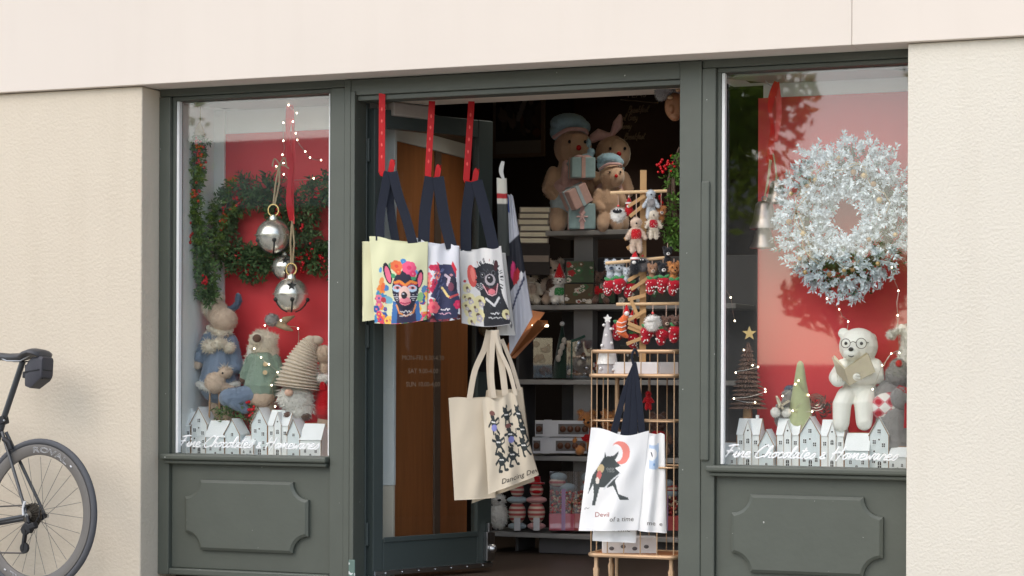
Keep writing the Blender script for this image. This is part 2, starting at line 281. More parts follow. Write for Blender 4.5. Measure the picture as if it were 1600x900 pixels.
for t, ua, ub, va, vb in ((wl, 277, 497, 695, 698), (wr, 1128, 1401, 711, 713)):
    st, tot = script_strokes('Fine Chocolates & Homewares'); yl = YF+.055; a = P(ua, va, yl); bb = P(ub, vb, yl); sx = (bb.x-a.x)/tot; g = G()
    zs = .0245
    for s in st: g.tube(smooth_path([(a.x+x*sx, yl+.0005, a.z-.008+y*zs*.92) for x, y in s], 4), .0033, 5, flat=1)
    g.obj('glass_lettering', scriptm, t)
# ---------------------------------------------------------------- door frame, threshold
D = thing('door_frame', 'dark green painted doorway posts and head between the display windows', 'door frame', (0, 0, 0))
def dp(nm, *a, bv=.003, m=paint): return boxpart(nm, m, D, *a, bv)
dp('post', -.8245, -.7955, YF-.004, .3, 0, 2.14); dp('post_moulding', -.792, -.772, YF-.012, YF+.1, 0, 2.09); dp('groove', -.797, -.79, YF+.006, YF+.09, 0, 2.089)
dp('jamb', -.796, -.768, YF+.1005, .27, 0, 2.09, m=paint_dk)
dp('post', .661, .7515, YF-.004, .3, 0, 2.14); dp('post_moulding', .7525, .787, YF-.012, YF+.001, .55, 1.66, bv=.006)
dp('head', -.795, .6605, YF-.002, YF+.1, 2.072, 2.1395); dp('head_moulding', -.771, .6603, YF+.012, YF+.1, 2.05, 2.0715); dp('soffit_strip', -.77, .66, YF+.101, .5, 2.066, 2.1, m=offw)
dp('threshold', -.77, .66, .0, .32, GZ+.002, .012, m=steel); dp('step', -.77, .66, .321, .4, GZ+.002, -.003, m=paint_dk)
dp('kick_block', -.79, -.76, YF-.02, YF-.0125, 0, .1, m=M('worn_green', (96, 118, 108), rough=.6, speck=((200, 205, 200), 40, .6)))
for zc in (.2, 1.05, 1.85): dp('hinge', -.768, -.756, .236, .262, zc-.05, zc+.05, m=paint_dk)
# display boxes behind the glass
def dbox(label, x0, x1, yb, redx, left):
    t = thing('display_case', label, 'display case', (0, 0, 0)); y0 = YF+.092; b = lambda nm, m, *a: boxpart(nm, m, t, *a, .0)
    b('base', offw, x0, x1, y0, yb+.05, ZS-.03, ZS+.006); b('top', white, x0, x1, y0, yb+.05, ZG+.006, ZG+.03)
    b('back_panel', redp, redx, x1-.002, yb, yb+.02, ZS+.0065, 1.985 if left else 2.035); b('top_band', white, redx if left else redx+.02, x1-.002, yb+.004, yb+.02, 1.986 if left else 2.036, ZG+.005)
    if left: b('side_panel', white, x0, x0+.018, y0, yb+.03, ZS+.0065, ZG+.005); b('corner_post', white, x0+.0185, redx-.001, yb-.012, yb+.03, ZS+.007, ZG+.005)
    b('side_panel', white, x1-.0015, x1+.018, y0, yb+.05, -.001 if left else ZS-.03, ZG+.03)
    # ventilation grille: slanted slats under the top
    mz = M('grille_metal', (170, 170, 165), rough=.5); gx0, gx1 = (x0+.10, x1-.05) if left else (x0+.1, x1-.02)
    fr = b('grille_frame', mz, gx0, gx1, y0+.004, y0+.012, ZG-.004, ZG+.0055); n = 46; dk = M('grille_gap', (60, 62, 50), rough=.8)
    b('grille_back', dk, gx0, gx1, y0+.013, yb-.06, ZG+.002, ZG+.0055)
    me = G().obox((0, 0, 0), (.012, .30, .005), (0, 0, R(-38))).obj('grille_slat', mz, t, smooth=0); me.location = (gx0+.02, (y0+yb)/2-.02, ZG-.001); c = me
    for i in range(1, int((gx1-gx0-.04)/.019)):
        c = me.copy(); col.objects.link(c); c.parent = t; c.location = (gx0+.02+i*.019, (y0+yb)/2-.02, ZG-.001)
    return t
YB = .54
xr = P(352, 400, YB).x
dl = dbox('left window case with red back panel and white side wall', -1.70, -.826, YB, xr, True)
xr2 = P(1184, 400, YB).x
dr = dbox('right window case with red back panel and dark open gap', .76, 1.62, YB, xr2, False)
# wood lined cabinet beside the open door
t = thing('wood_cabinet', 'brown timber panelled cabinet with white frame seen through door glass', 'cabinet', (-.82, .6, 0))
def cp(nm, m, *a): o = boxpart(nm, m, t, *a, .002); o.matrix_parent_inverse = Matrix.Translation(-t.location); return o
cp('wood_panel', wood, -.84, -.80, .60, 1.06, 0, 1.93); cp('wood_panel', wood, -.84, -.803, 1.062, 1.45, 0, 1.93); cp('mullion', M('grey_wood', (110, 92, 80), rough=.6), -.83, -.792, 1.03, 1.10, 0, 1.929)
cp('frame_rail', white, -.85, -.795, .60, 1.45, 1.931, 2.0); cp('frame_post', white, -.826+.019, -.733, .45, .472, 0.40, 1.985); cp('frame_plinth', offw, -.806, -.735, .452, .47, 0, .398); cp('top_board', M('taupe', (120, 104, 90)), -.85, -.80, .60, 1.4, 2.002, 2.1)
cp('back', dark, -.86, -.842, .6, 1.46, 0, 2.1)
# ---------------------------------------------------------------- open door leaf
hx, hy = -.752, .25; ex, ey = -.452, .86; LW = math.hypot(ex-hx, ey-hy); LA = math.atan2(ey-hy, ex-hx)
door = thing('door_leaf', 'dark green glazed shop door standing open inward', 'door', (hx, hy, .02), LA)
def lp(nm, m, x0, x1, y0, y1, z0, z1, p=door, bv=.003): return boxpart(nm, m, p, x0, x1, y0, y1, z0, z1, bv)
lp('hinge_stile', paint_dk, 0, .055, -.022, .022, 0, 2.01); lp('lock_stile', paint_dk, LW-.085, LW, -.022, .022, 0, 2.01)
lp('top_rail', paint_dk, .0555, LW-.0855, -.021, .021, 1.93, 2.009); br = lp('bottom_rail', paint_dk, .0555, LW-.0855, -.021, .021, 0, .155)
lp('glass_pane', MATS['window_glass'], .056, LW-.086, -.003, .003, .156, 1.929, bv=0)
lp('rail_moulding', paint_dk, .0557, LW-.0857, -.027, -.0212, .142, .165, br); lp('weather_strip', steel, .0, LW, -.034, -.0225, .0, .022, br)
for i in range(7): G().ell((.06+i*(LW-.12)/6, -.035, .011), .004, n=8, m=6).obj('screw', steel, br)
lk = lp('lock_case', steel, LW-.05, LW-.002, -.05, -.0222, .03, .16)
G().lathe([(.018, 0), (.02, .008), (.012, .02), (.004, .024)], (LW-.02, -.0505, .085), 16, (R(90), 0, 0)).obj('lock_knob', steel, lk); lp('lock_bolt', steel, LW-.035, LW-.015, -.045, -.027, .161, .20, lk)
brass = M('dark_knob', (70, 58, 40), rough=.25, metal=.6)
hb = lp('handle_plate', black, LW-.10, LW-.03, -.03, -.0222, .88, 1.2)
G().ell((LW-.065, -.062, 1.07), (.042, .04, .042)).obj('door_knob', brass, hb)
# hours on the glass: the readable rows
tmat = M('faded_vinyl', (150, 128, 108), rough=.6)
for i, (tx, sz) in enumerate((('MON-FRI 9.30-4.30', .03), ('SAT 9.00-4.00', .03), ('SUN 10.00-4.00', .03))):
    me = text_mesh(tx, sz, align='CENTER'); G().add([(.29+v.co.x, -.0055, .93-i*.058+v.co.y) for v in me.vertices], [tuple(p.vertices) for p in me.polygons]).obj('hours_line', tmat, door, smooth=0)
# door closer
c = thing('door_closer', 'white overhead door closer with folded silver arm', 'door closer', P(590, 142, .22), 0)
k = 1/370
boxpart('bracket', white, c, -.022, .022, -.02, .01, -.017, .017, .002)
q0 = P(590, 142, .22)
a1 = [P(604, 139, .23)-q0, P(694, 152, .42)-q0]; a2 = [P(694, 153, .425)-q0, P(648, 163, .45)-q0]
G().ribbon(a1, .02, (0, 0, 1), .006).obj('arm', steel, c, smooth=0, bevel=.001); G().ribbon(a2, .016, (0, 0, 1), .006).obj('arm', steel, c, smooth=0, bevel=.001)
o = G().obox((0, 0, 0), (.21, .05, .058)).obj('closer_body', M('closer_grey', (168, 160, 152), rough=.5), c, smooth=0, bevel=.006); o.location = P(639, 174, .42)-q0; o.rotation_euler = (0, 0, LA)
o = G().obox((0, 0, 0), (.012, .052, .06)).obj('end_cap', white, c, smooth=0, bevel=.002); o.location = P(609, 173, .35)-q0; o.rotation_euler = (0, 0, LA)
# ---------------------------------------------------------------- prints and bags
class CV:                                                           # flat print, worked out at the grid points of the cloth
    def __init__(s, nu, nv, x0, x1, y0, y1, bg):
        s.nu, s.nv = nu, nv; s.xx, s.yy = np.meshgrid(np.linspace(x0, x1, nu), np.linspace(y0, y1, nv)); s.c = np.zeros((nv, nu, 3)); s.c[:] = lin(bg)
    def put(s, m, c): s.c[m] = lin(c); return s
    def ell(s, cx, cy, rx, ry, c, a=0, only=None):
        ca, sa = math.cos(R(a)), math.sin(R(a)); dx, dy = s.xx-cx, s.yy-cy; m = ((dx*ca+dy*sa)/rx)**2+((-dx*sa+dy*ca)/ry)**2 < 1; return s.put(m, c)
    def poly(s, pts, c):
        m = np.zeros(s.xx.shape, bool); n = len(pts)
        for i in range(n):
            (x1, y1), (x2, y2) = pts[i], pts[(i+1) % n]
            if y1 == y2: continue
            m ^= ((s.yy < y1) != (s.yy < y2)) & (s.xx < (x2-x1)*(s.yy-y1)/(y2-y1)+x1)
        return s.put(m, c)
    def line(s, pts, wd, c):
        m = np.zeros(s.xx.shape, bool)
        for (x1, y1), (x2, y2) in zip(pts[:-1], pts[1:]):
            dx, dy = x2-x1, y2-y1; t = np.clip(((s.xx-x1)*dx+(s.yy-y1)*dy)/(dx*dx+dy*dy+1e-9), 0, 1); m |= (s.xx-x1-t*dx)**2+(s.yy-y1-t*dy)**2 < (wd/2)**2
        return s.put(m, c)
    def flower(s, cx, cy, r, c, c2, n=6):
        for i in range(n): s.ell(cx+r*.55*math.cos(i*6.283/n), cy+r*.55*math.sin(i*6.283/n), r*.42, r*.42, c)
        s.ell(cx, cy, r*.5, r*.5, c); return s.ell(cx, cy, r*.3, r*.3, c2)
    def scribble(s, x0, x1, y, h, c, wd=3, seed=1):
        q = random.Random(seed); pts = []; x = x0
        while x < x1: pts.append((x, y+q.uniform(-h, h))); x += h*.9
        return s.line(pts, wd, c)
PRINT = attr_mat('printed_cloth')
NAVY = M('navy_webbing', (34, 38, 50), rough=.85, var=.1, bump=.3, bs=600); CREAMW = M('cream_webbing', (214, 200, 178), rough=.9, var=.06, bump=.3, bs=600)
def bag(x, name, corners, cv, thick=8, fold=1.5, nf=3.5, ph=0.0, sag=2, bottom=0, parent=None):
    """cloth bag: front and back sheets closed at the sides; corners tl,tr,br,bl as (u,v,d)"""
    nu, nv = cv.nu, cv.nv; c = [x.p(*q) for q in corners]; S, T = np.meshgrid(np.linspace(0, 1, nu), np.linspace(0, 1, nv))
    A = [np.array(q)[None, None, :] for q in c]; s_, t_ = S[..., None], T[..., None]
    base = A[0]*(1-s_)*(1-t_)+A[1]*s_*(1-t_)+A[2]*s_*t_+A[3]*(1-s_)*t_
    edge = (np.sin(np.pi*S))**.45
    wav = fold*np.sin(S*nf*6.283/2+ph+T*1.1)*(1-.45*T)+fold*.5*np.sin(S*nf*5.1+T*4+ph*2)
    for a_, b_, c_ in ((7.3, 5.1, .30), (13.7, -6.2, .20), (9.1, 17.3, .18), (21, 11, .10)): wav += fold*c_*np.sin(S*a_+T*b_+ph*3+a_)
    wav += fold*.4*np.sin(T*9+S*3+ph)*T
    bul = thick*edge*(.35+.65*np.sin(np.clip(T*1.25, 0, 1.25)*math.pi/1.45))
    f = base.copy(); f[..., 1] += -bul+wav*edge; f[..., 2] += -sag*np.sin(np.pi*S)*(1-T)**4+1.2*fold*np.sin(S*nf*3.1+ph)*(1-T)**6
    f[..., 2] += bottom*np.sin(np.pi*S)*T**6
    b = base.copy(); b[..., 1] += bul*.8+wav*.3; b[..., 2] += -sag*.5*np.sin(np.pi*S)*(1-T)**4
    N = nu*nv; v = np.concatenate([f.reshape(-1, 3), b[::6, ::6].reshape(-1, 3)])*x.k
    fs = [(i*nu+j, (i+1)*nu+j, (i+1)*nu+j+1, i*nu+j+1) for i in range(nv-1) for j in range(nu-1)]
    bu, bv = b[::6, ::6].shape[1], b[::6, ::6].shape[0]
    fs += [(N+i*bu+j, N+i*bu+j+1, N+(i+1)*bu+j+1, N+(i+1)*bu+j) for i in range(bv-1) for j in range(bu-1)]
    # close sides and bottom with fans of strips between the two sheets
    def strip(fi, bi):
        for a in range(len(bi)-1):
            seg = fi[a*6:(a+1)*6+1]; fs.append(tuple([N+bi[a]]+seg+[N+bi[a+1]]))
    strip([i*nu for i in range(nv)], [i*bu for i in range(bv)]); strip([i*nu+nu-1 for i in range(nv)][::1], [i*bu+bu-1 for i in range(bv)])
    strip([(nv-1)*nu+j for j in range(nu)], [(bv-1)*bu+j for j in range(bu)])
    me = bpy.data.meshes.new(name); me.from_pydata(v.tolist(), [], fs); me.materials.append(PRINT); me.polygons.foreach_set('use_smooth', [True]*len(fs))
    at = me.color_attributes.new('Col', 'FLOAT_COLOR', 'POINT'); cc = np.ones((len(v), 4), np.float32); cc[:N, :3] = cv.c.reshape(-1, 3)*.95+.012; cc[N:, :3] = cv.c[0, nu//2]
    at.data.foreach_set('color', cc.ravel()); me.update(); o = link(name, me, parent or x.t); o['_f'] = 0; del o['_f']
    def surf(s, t):                                                 # point on the front sheet, in local pixels
        i = min(max(t, 0), 1)*(nv-1); j = min(max(s, 0), 1)*(nu-1); i0, j0 = min(int(i), nv-2), min(int(j), nu-2); a, bb = i-i0, j-j0
        return f[i0, j0]*(1-a)*(1-bb)+f[i0+1, j0]*a*(1-bb)+f[i0, j0+1]*(1-a)*bb+f[i0+1, j0+1]*a*bb
    return o, surf
def bag_text(x, surf, parent, body, s0, t0, size, aspect, mat, rot=0, shear=0, name='printed_text'):
    me = text_mesh(body, 1, shear); g = x.g(); ca, sa = math.cos(rot), math.sin(rot); vv = []
    for q in me.vertices:
        a, b = q.co.x*size, q.co.y*size; a, b = a*ca-b*sa, a*sa+b*ca; p = surf(s0+a, t0-b*aspect); vv.append((p[0], p[1]-.7, p[2]))
    g.add(vv, [tuple(p.vertices) for p in me.polygons]); return g.obj(name, mat, parent, smooth=0)
def handle(x, mat, pts, wd=9, name='handle', side=(1, .15, 0), th=1.2): return x.g().ribbon(smooth_path([x.p(*q) for q in pts], 5), wd, side, th).obj(name, mat, x.t, smooth=30)
BK = (28, 28, 40)
def art1():
    c = CV(112, 136, 100, 640, 70, 850, (226, 225, 182)); q = random.Random(3)
    pal = [(228, 70, 90), (240, 140, 60), (60, 140, 190), (90, 170, 110), (235, 120, 150), (40, 90, 160), (250, 200, 90), (200, 50, 90)]
    for i in range(46):
        side = q.random() < .5; y = q.uniform(520, 850); wdt = 60+(y-500)*.42; cx = q.uniform(120, 120+wdt) if side else q.uniform(650-wdt*.75, 640); c.flower(cx, y, q.uniform(20, 44), q.choice(pal), q.choice(pal), 6)
    for i in range(30): c.flower(q.uniform(100, 640), q.uniform(800, 850), q.uniform(18, 34), q.choice(pal+[(50, 40, 70)]*3), q.choice(pal))
    for cx, cy, rx, ry, cc in ((195, 470, 22, 40, (240, 150, 80)), (190, 365, 14, 26, (90, 160, 210)), (230, 530, 34, 30, (70, 130, 190)), (205, 520, 20, 40, (235, 110, 60)), (605, 540, 22, 40, (80, 130, 180)), (570, 620, 30, 50, (140, 190, 130)), (250, 640, 50, 34, (120, 180, 200)), (205, 640, 26, 26, (190, 60, 70))): c.ell(cx, cy, rx, ry, cc, 15)
    c.poly([(300, 650), (555, 650), (575, 850), (270, 850)], (60, 110, 170)); c.poly([(350, 640), (510, 640), (530, 850), (330, 850)], (56, 50, 80)); c.line([(335, 690), (360, 760), (430, 790), (500, 760), (525, 690)], 16, (232, 150, 90))
    c.ell(258, 395, 38, 102, BK, -12); c.ell(260, 405, 25, 80, (238, 110, 140), -12); c.ell(563, 440, 34, 96, BK, 8); c.ell(566, 445, 20, 74, (238, 110, 140), 8)
    c.ell(425, 545, 128, 185, (36, 34, 56)); c.ell(425, 660, 90, 80, (36, 34, 56))
    for cx, cy, r, a, b in ((300, 320, 34, (90, 170, 110), (70, 150, 90)), (410, 268, 30, (70, 140, 200), (90, 160, 210)), (525, 372, 26, (100, 160, 215), (80, 140, 200)), (505, 430, 26, (70, 160, 110), (60, 150, 100)), (310, 415, 24, (70, 160, 110), (60, 150, 100)), (345, 320, 62, (240, 120, 70), (235, 80, 60)), (465, 330, 72, (235, 90, 130), (225, 50, 100)), (500, 390, 34, (230, 60, 110), (240, 130, 150)), (360, 375, 30, (235, 100, 60), (250, 160, 90))): c.flower(cx, cy, r, a, b, 7)
    c.line([(325, 480), (370, 465), (425, 505), (480, 465), (530, 480)], 26, (240, 140, 60)); c.line([(325, 495), (370, 490), (420, 520)], 12, (200, 60, 70)); c.line([(530, 495), (480, 490), (430, 520)], 12, (200, 60, 70))
    for cx in (345, 492): c.ell(cx, 535, 46, 34, (190, 215, 235)); c.ell(cx, 528, 34, 16, (236, 150, 150)); c.ell(cx+4, 528, 14, 13, (70, 40, 50))
    c.ell(415, 600, 56, 90, (240, 200, 185)); c.ell(420, 655, 56, 40, (236, 140, 150)); c.line([(375, 668), (420, 680), (470, 668)], 12, (190, 50, 90)); c.ell(412, 600, 30, 34, (30, 28, 36)); c.ell(405, 588, 10, 7, (200, 200, 210))
    for i in range(4): c.line([(360, 600+i*14), (310, 590+i*22)], 3, (220, 220, 225)); c.line([(470, 600+i*14), (545, 590+i*22)], 3, (220, 220, 225))
    c.scribble(372, 485, 752, 11, (240, 235, 230), 8, 3); c.scribble(365, 490, 782, 8, (240, 235, 230), 7, 5); return c
def art2():
    c = CV(80, 136, 540, 950, 90, 850, (222, 222, 226)); q = random.Random(5)
    for i in range(40): c.flower(q.uniform(600, 760), q.uniform(330, 800), q.uniform(22, 46), q.choice([(220, 60, 90), (235, 110, 130), (200, 40, 80), (240, 140, 120), (120, 160, 120)]), q.choice([(240, 160, 150), (180, 30, 70)]))
    for i in range(60): c.ell(q.uniform(540, 950), q.uniform(800, 850), 30, 14, q.choice([(60, 24, 34), (110, 30, 46), (40, 24, 40), (150, 60, 70)]), q.uniform(-40, 40))
    c.poly([(735, 270), (790, 330), (760, 400)], (205, 50, 70)); c.poly([(885, 255), (920, 330), (915, 420), (860, 330)], (214, 40, 60))
    c.poly([(750, 300), (870, 295), (910, 390), (925, 560), (950, 660), (920, 830), (720, 830), (690, 760), (720, 640), (670, 620), (735, 500), (770, 400)], (48, 52, 84)); c.ell(870, 480, 50, 90, (34, 32, 52), -12)
    c.line([(815, 405), (850, 430), (835, 500)], 26, (210, 190, 200)); c.ell(870, 400, 16, 12, (190, 130, 140)); c.ell(865, 520, 28, 44, (120, 60, 80)); c.line([(780, 530), (830, 610), (855, 628)], 22, (236, 210, 140)); c.line([(855, 628), (930, 595)], 20, (205, 80, 80))
    for i in range(50): y = q.uniform(320, 700); xx = q.uniform(720, 800); c.line([(xx, y), (xx-14, y+26)], 5, q.choice([(84, 92, 130), (110, 120, 160), (40, 40, 70)]))
    c.flower(935, 700, 50, (214, 40, 90), (230, 70, 110)); c.flower(700, 720, 60, (240, 110, 120), (230, 70, 100)); c.scribble(770, 860, 745, 10, (235, 230, 235), 8, 3); c.scribble(750, 865, 782, 8, (220, 170, 190), 8, 4); return c
def art3():
    c = CV(104, 136, 300, 745, 130, 800, (226, 224, 220)); q = random.Random(8)
    c.poly([(400, 275), (470, 300), (560, 262), (640, 280), (690, 330), (680, 420), (700, 560), (745, 690), (740, 800), (500, 800), (505, 640), (490, 520), (440, 470), (470, 380), (440, 300)], (38, 40, 46)); c.ell(420, 370, 44, 105, (222, 92, 84), -6); c.ell(430, 360, 22, 70, (236, 130, 118), -6); c.ell(668, 290, 22, 50, (70, 30, 36), 10)
    for i in range(40): a = q.uniform(0, 6.28); c.line([(590+110*math.cos(a), 400+150*math.sin(a)), (590+135*math.cos(a), 400+185*math.sin(a))], 7, (38, 40, 46))
    for i in range(60): xx, y = q.uniform(480, 700), q.uniform(280, 760); c.line([(xx, y), (xx+8, y+16)], 4, q.choice([(62, 66, 74), (24, 24, 30), (86, 90, 98)]))
    c.ell(528, 370, 24, 26, (90, 90, 96)); c.ell(528, 370, 15, 17, (14, 14, 18)); c.ell(524, 364, 5, 5, (240, 240, 240)); c.ell(634, 355, 20, 24, (90, 90, 96)); c.ell(634, 355, 13, 16, (14, 14, 18))
    c.ell(595, 415, 52, 52, (176, 168, 172)); c.ell(595, 408, 32, 36, (22, 20, 26)); c.ell(588, 395, 10, 7, (190, 190, 196)); c.poly([(520, 455), (595, 500), (665, 455), (640, 540), (600, 560), (560, 535)], (90, 26, 40)); c.ell(600, 520, 34, 24, (226, 120, 130)); c.line([(520, 455), (562, 540), (600, 556), (640, 540), (665, 455)], 9, (232, 180, 185))
    for i in range(5): c.line([(520, 440+i*12), (450, 450+i*18)], 3, (235, 235, 235))
    c.line([(540, 580), (612, 640), (662, 575)], 20, (222, 220, 220))
    for cx, cy, r in ((365, 480, 44), (385, 580, 56), (480, 600, 54), (380, 690, 56), (455, 715, 62), (345, 640, 40), (430, 650, 40), (390, 770, 40), (715, 715, 44), (340, 560, 30)): c.flower(cx, cy, r, (232, 222, 170), (110, 90, 70), 8); c.flower(cx+12, cy+26, r*.5, (190, 180, 190), (236, 228, 190), 5)
    c.ell(347, 418, 14, 12, (200, 60, 70)); c.line([(482, 240), (486, 262)], 6, (170, 90, 80)); c.line([(612, 228), (606, 250)], 6, (170, 90, 80)); c.scribble(575, 655, 705, 10, (235, 235, 235), 8, 3); c.scribble(550, 670, 738, 6, (225, 225, 225), 6, 4); return c
# three printed bags on red straps at the door
REDW = M('red_webbing', (190, 14, 22), rough=.6, bump=.3, bs=300); REDL = M('red_mark', (232, 90, 84), rough=.6)
def strap(label, u0, v0, u1, v1, Y, clip, wd=10):
    x = X('hanging_strap', label, 'strap', u0, v0, Y, 'red straps holding the printed bags')
    x.g().ribbon([x.p(u0, v0), x.p((u0+u1)/2, (v0+v1)/2), x.p(u1, v1)], wd, (1, 0, 0), 1.5).obj('webbing', REDW, x.t, smooth=0)
    cu, cv_ = clip; lo = x.g(); lo.ribbon(smooth_path([x.p(u1, v1, -1), x.p(u1+4, v1+4, -4), x.p(cu-2, cv_+10, -5), x.p(cu+2, cv_-8, -5), x.p(cu+5, cv_-10, -4)], 4), wd*.9, (1, .1, 0), 1.4); lo.obj('loop', REDW, x.t, smooth=30)
    g = x.g()
    for i in range(5): g.ell(x.p(u0+(u1-u0)*(.2+.15*i), v0+(v1-v0)*(.2+.15*i), -1.2), (1.6, .35, 3), n=8, m=6)
    tag(g.obj('strap_mark', REDL, x.t), kind='stuff'); return x
strap('bright red strap nearest the door hinge, above the yellow devil bag', 597, 146, 597, 270, .14, (612, 262)); strap('middle red strap above the blue devil bag', 675, 158, 669, 276, .30, (684, 270)); strap('red strap nearest the door knob, above the black devil bag', 737, 154, 729, 282, .44, (743, 276))
x = X('printed_bag', 'pale yellow tote bag printed with a flower-crowned devil face', 'tote bag', 620, 372, .13, 'printed devil bags hanging at the door')
bag(x, 'cloth', [(574, 374, 12), (662, 381, 6), (664, 488, 6), (575, 500, 12)], CV(30, 30, 0, 1, 0, 1, (226, 223, 182)), 4, 1.5, parent=x.t)[0].location = (-10*x.k, 12*x.k, -2*x.k)
bag(x, 'cloth', [(577, 371, 0), (669, 380, 0), (668, 499, 0), (586, 505, 0)], art1(), 9, 2.4, 2.2, .6, 1, -4)
handle(x, NAVY, [(594, 376, 0), (594, 340, 2), (600, 300, 3), (606, 268, 3)], [14]*16); handle(x, NAVY, [(646, 384, 0), (634, 340, 3), (622, 305, 3), (613, 268, 3)], 15); handle(x, NAVY, [(618, 380, 14), (610, 330, 12), (607, 270, 8)], 13)
x = X('printed_bag', 'white tote bag with dark blue devil between the yellow and white bags', 'tote bag', 690, 380, .22, 'printed devil bags hanging at the door')
bag(x, 'cloth', [(650, 375, 0), (718, 384, 0), (720, 498, 0), (652, 502, 0)], art2(), 7, 2.8, 3, 1.2, 2, -3)
handle(x, NAVY, [(662, 378, 0), (664, 330, 3), (672, 276, 3)], 18); handle(x, NAVY, [(706, 388, 0), (694, 340, 3), (684, 276, 3)], 18)
x = X('printed_bag', 'white tote bag printed with black laughing devil and daisies', 'tote bag', 755, 388, .36, 'printed devil bags hanging at the door')
bag(x, 'cloth', [(717, 391, 0), (783, 384, 0), (799, 506, 0), (722, 505, 0)], art3(), 8, 2.2, 3.4, 2.0, 3, -5)
handle(x, NAVY, [(728, 392, 0), (728, 340, 3), (735, 284, 3)], 17); handle(x, NAVY, [(772, 392, 0), (760, 340, 3), (744, 282, 3)], 18)
# tea towels hanging past the bags
x = X('tea_towel', 'narrow white tea towel with red band hanging beside the bags', 'tea towel', 784, 255, .5); cv = CV(16, 60, 0, 1, 0, 1, (206, 203, 190)); cv.put((cv.yy > .20) & (cv.yy < .27), (172, 30, 36)); cv.put(cv.yy > .33, (58, 62, 58))
bag(x, 'cloth', [(776, 278, 0), (792, 278, 0), (797, 400, 0), (779, 400, 0)], cv, 4, 1, 2); x.g().ribbon(smooth_path([x.p(788, 282), x.p(783, 268), x.p(786, 252)], 4), [2+5*math.sin(i/8*2.6) for i in range(9)]).obj('folded_tip', M('towel_white', (206, 205, 200), rough=.9), x.t)
x = X('tea_towel', 'long grey and white tea towel with pink print, folded point below', 'tea towel', 805, 310, .55); cv = CV(40, 90, 0, 1, 0, 1, (196, 197, 204)); cv.put((cv.yy > .32) & (cv.yy < .62), (34, 36, 46)); cv.ell(.35, .52, .16, .06, (222, 60, 120)).ell(.5, .58, .2, .05, (190, 40, 50)).ell(.75, .62, .1, .03, (235, 235, 235)).line([(0, .78), (.5, .7), (.9, .66)], .03, (60, 64, 90)); cv.put((cv.yy < .12) & (cv.xx < .4), (70, 90, 150))
bag(x, 'cloth', [(790, 302, 0), (802, 305, 0), (833, 494, 0), (797, 556, 0)], cv, 5, 2.5, 3.2, 1)
x = X('tea_towel', 'white tea towel with black oval mark behind the daisy bag', 'tea towel', 795, 400, .47); cv = CV(30, 50, 0, 1, 0, 1, (214, 212, 205)); cv.ell(.8, .86, .07, .045, (40, 40, 44)).ell(.8, .86, .035, .025, (214, 212, 205)); bag(x, 'cloth', [(770, 392, 0), (790, 395, 0), (806, 524, 0), (778, 524, 0)], cv, 4, 1.5, 2)
# cream totes on the knob
CRM = (206, 193, 170)
x = X('cream_tote', 'plain cream canvas tote bag hanging from the door knob', 'tote bag', 765, 520, .40); bag(x, 'cloth', [(701, 623, 2), (790, 618, 4), (776, 778, 4), (711, 782, 2)], CV(60, 70, 0, 1, 0, 1, CRM), 6, 1.6, 2.4, .4, 1)
handle(x, CREAMW, [(734, 624, 0), (742, 580, 0), (757, 545, 0), (764, 516, 0)], 9); handle(x, CREAMW, [(768, 622, 0), (764, 570, 1), (766, 516, 1)], 8)
x = X('cream_tote', 'cream tote bag printed with nine dancing black devils', 'tote bag', 790, 520, .36); cv = CV(120, 150, 0, 1, 0, 1, CRM)
def devil(cv, cx, cy, s, ph, blue=False, hat=False):
    K = (34, 42, 42); q = random.Random(ph); cv.ell(cx, cy, .055*s, .045*s, K, q.uniform(-20, 20)); cv.ell(cx-.01*s, cy-.055*s, .045*s, .026*s, K, q.uniform(-20, 20))
    for a in (-1, 1): cv.ell(cx+a*.035*s, cy-.082*s, .014*s, .016*s, K); cv.line([(cx+a*.04*s, cy-.02*s), (cx+a*.105*s, cy-.04*s*q.uniform(-.6, 1.4))], .024*s, K); cv.line([(cx+a*.03*s, cy+.03*s), (cx+a*.05*s*q.uniform(.4, 1.6), cy+.085*s), (cx+a*.05*s+.03*s, cy+.092*s)], .026*s, K)
    cv.line([(cx+.04*s, cy+.02*s), (cx+.11*s, cy+.0*s), (cx+.12*s, cy-.04*s)], .014*s, K); cv.line([(cx-.035*s, cy-.015*s), (cx+.03*s, cy-.005*s)], .012*s, (225, 222, 215))
    if blue: cv.ell(cx, cy+.04*s, .055*s, .03*s, (128, 130, 190))
    if hat: cv.ell(cx-.01*s, cy-.09*s, .06*s, .02*s, (110, 66, 60))
for i, (cx, cy, b, h) in enumerate(((.26, .27, 1, 1), (.62, .22, 0, 0), (.93, .25, 0, 0), (.32, .50, 0, 0), (.62, .45, 1, 1), (.93, .44, 0, 0), (.34, .70, 0, 0), (.58, .68, 0, 0), (.86, .62, 0, 0))): devil(cv, cx, cy, 1.25, i+2, b, h)
o, sf = bag(x, 'cloth', [(754, 626, 2), (806, 615, 0), (843, 742, 2), (764, 772, -4)], cv, 9, 3.6, 3.1, .2, 2)
bag_text(x, sf, o, 'Dancing Devils', .27, .945, .14, .55, M('print_black', (36, 34, 34)), R(-2), .2)
handle(x, CREAMW, [(772, 622, 0), (768, 580, 0), (771, 516, 0)], 8); handle(x, CREAMW, [(806, 618, 0), (796, 580, 0), (780, 545, 0), (773, 516, 0)], 6); handle(x, CREAMW, [(790, 618, 6), (784, 570, 6), (774, 516, 4)], 10)
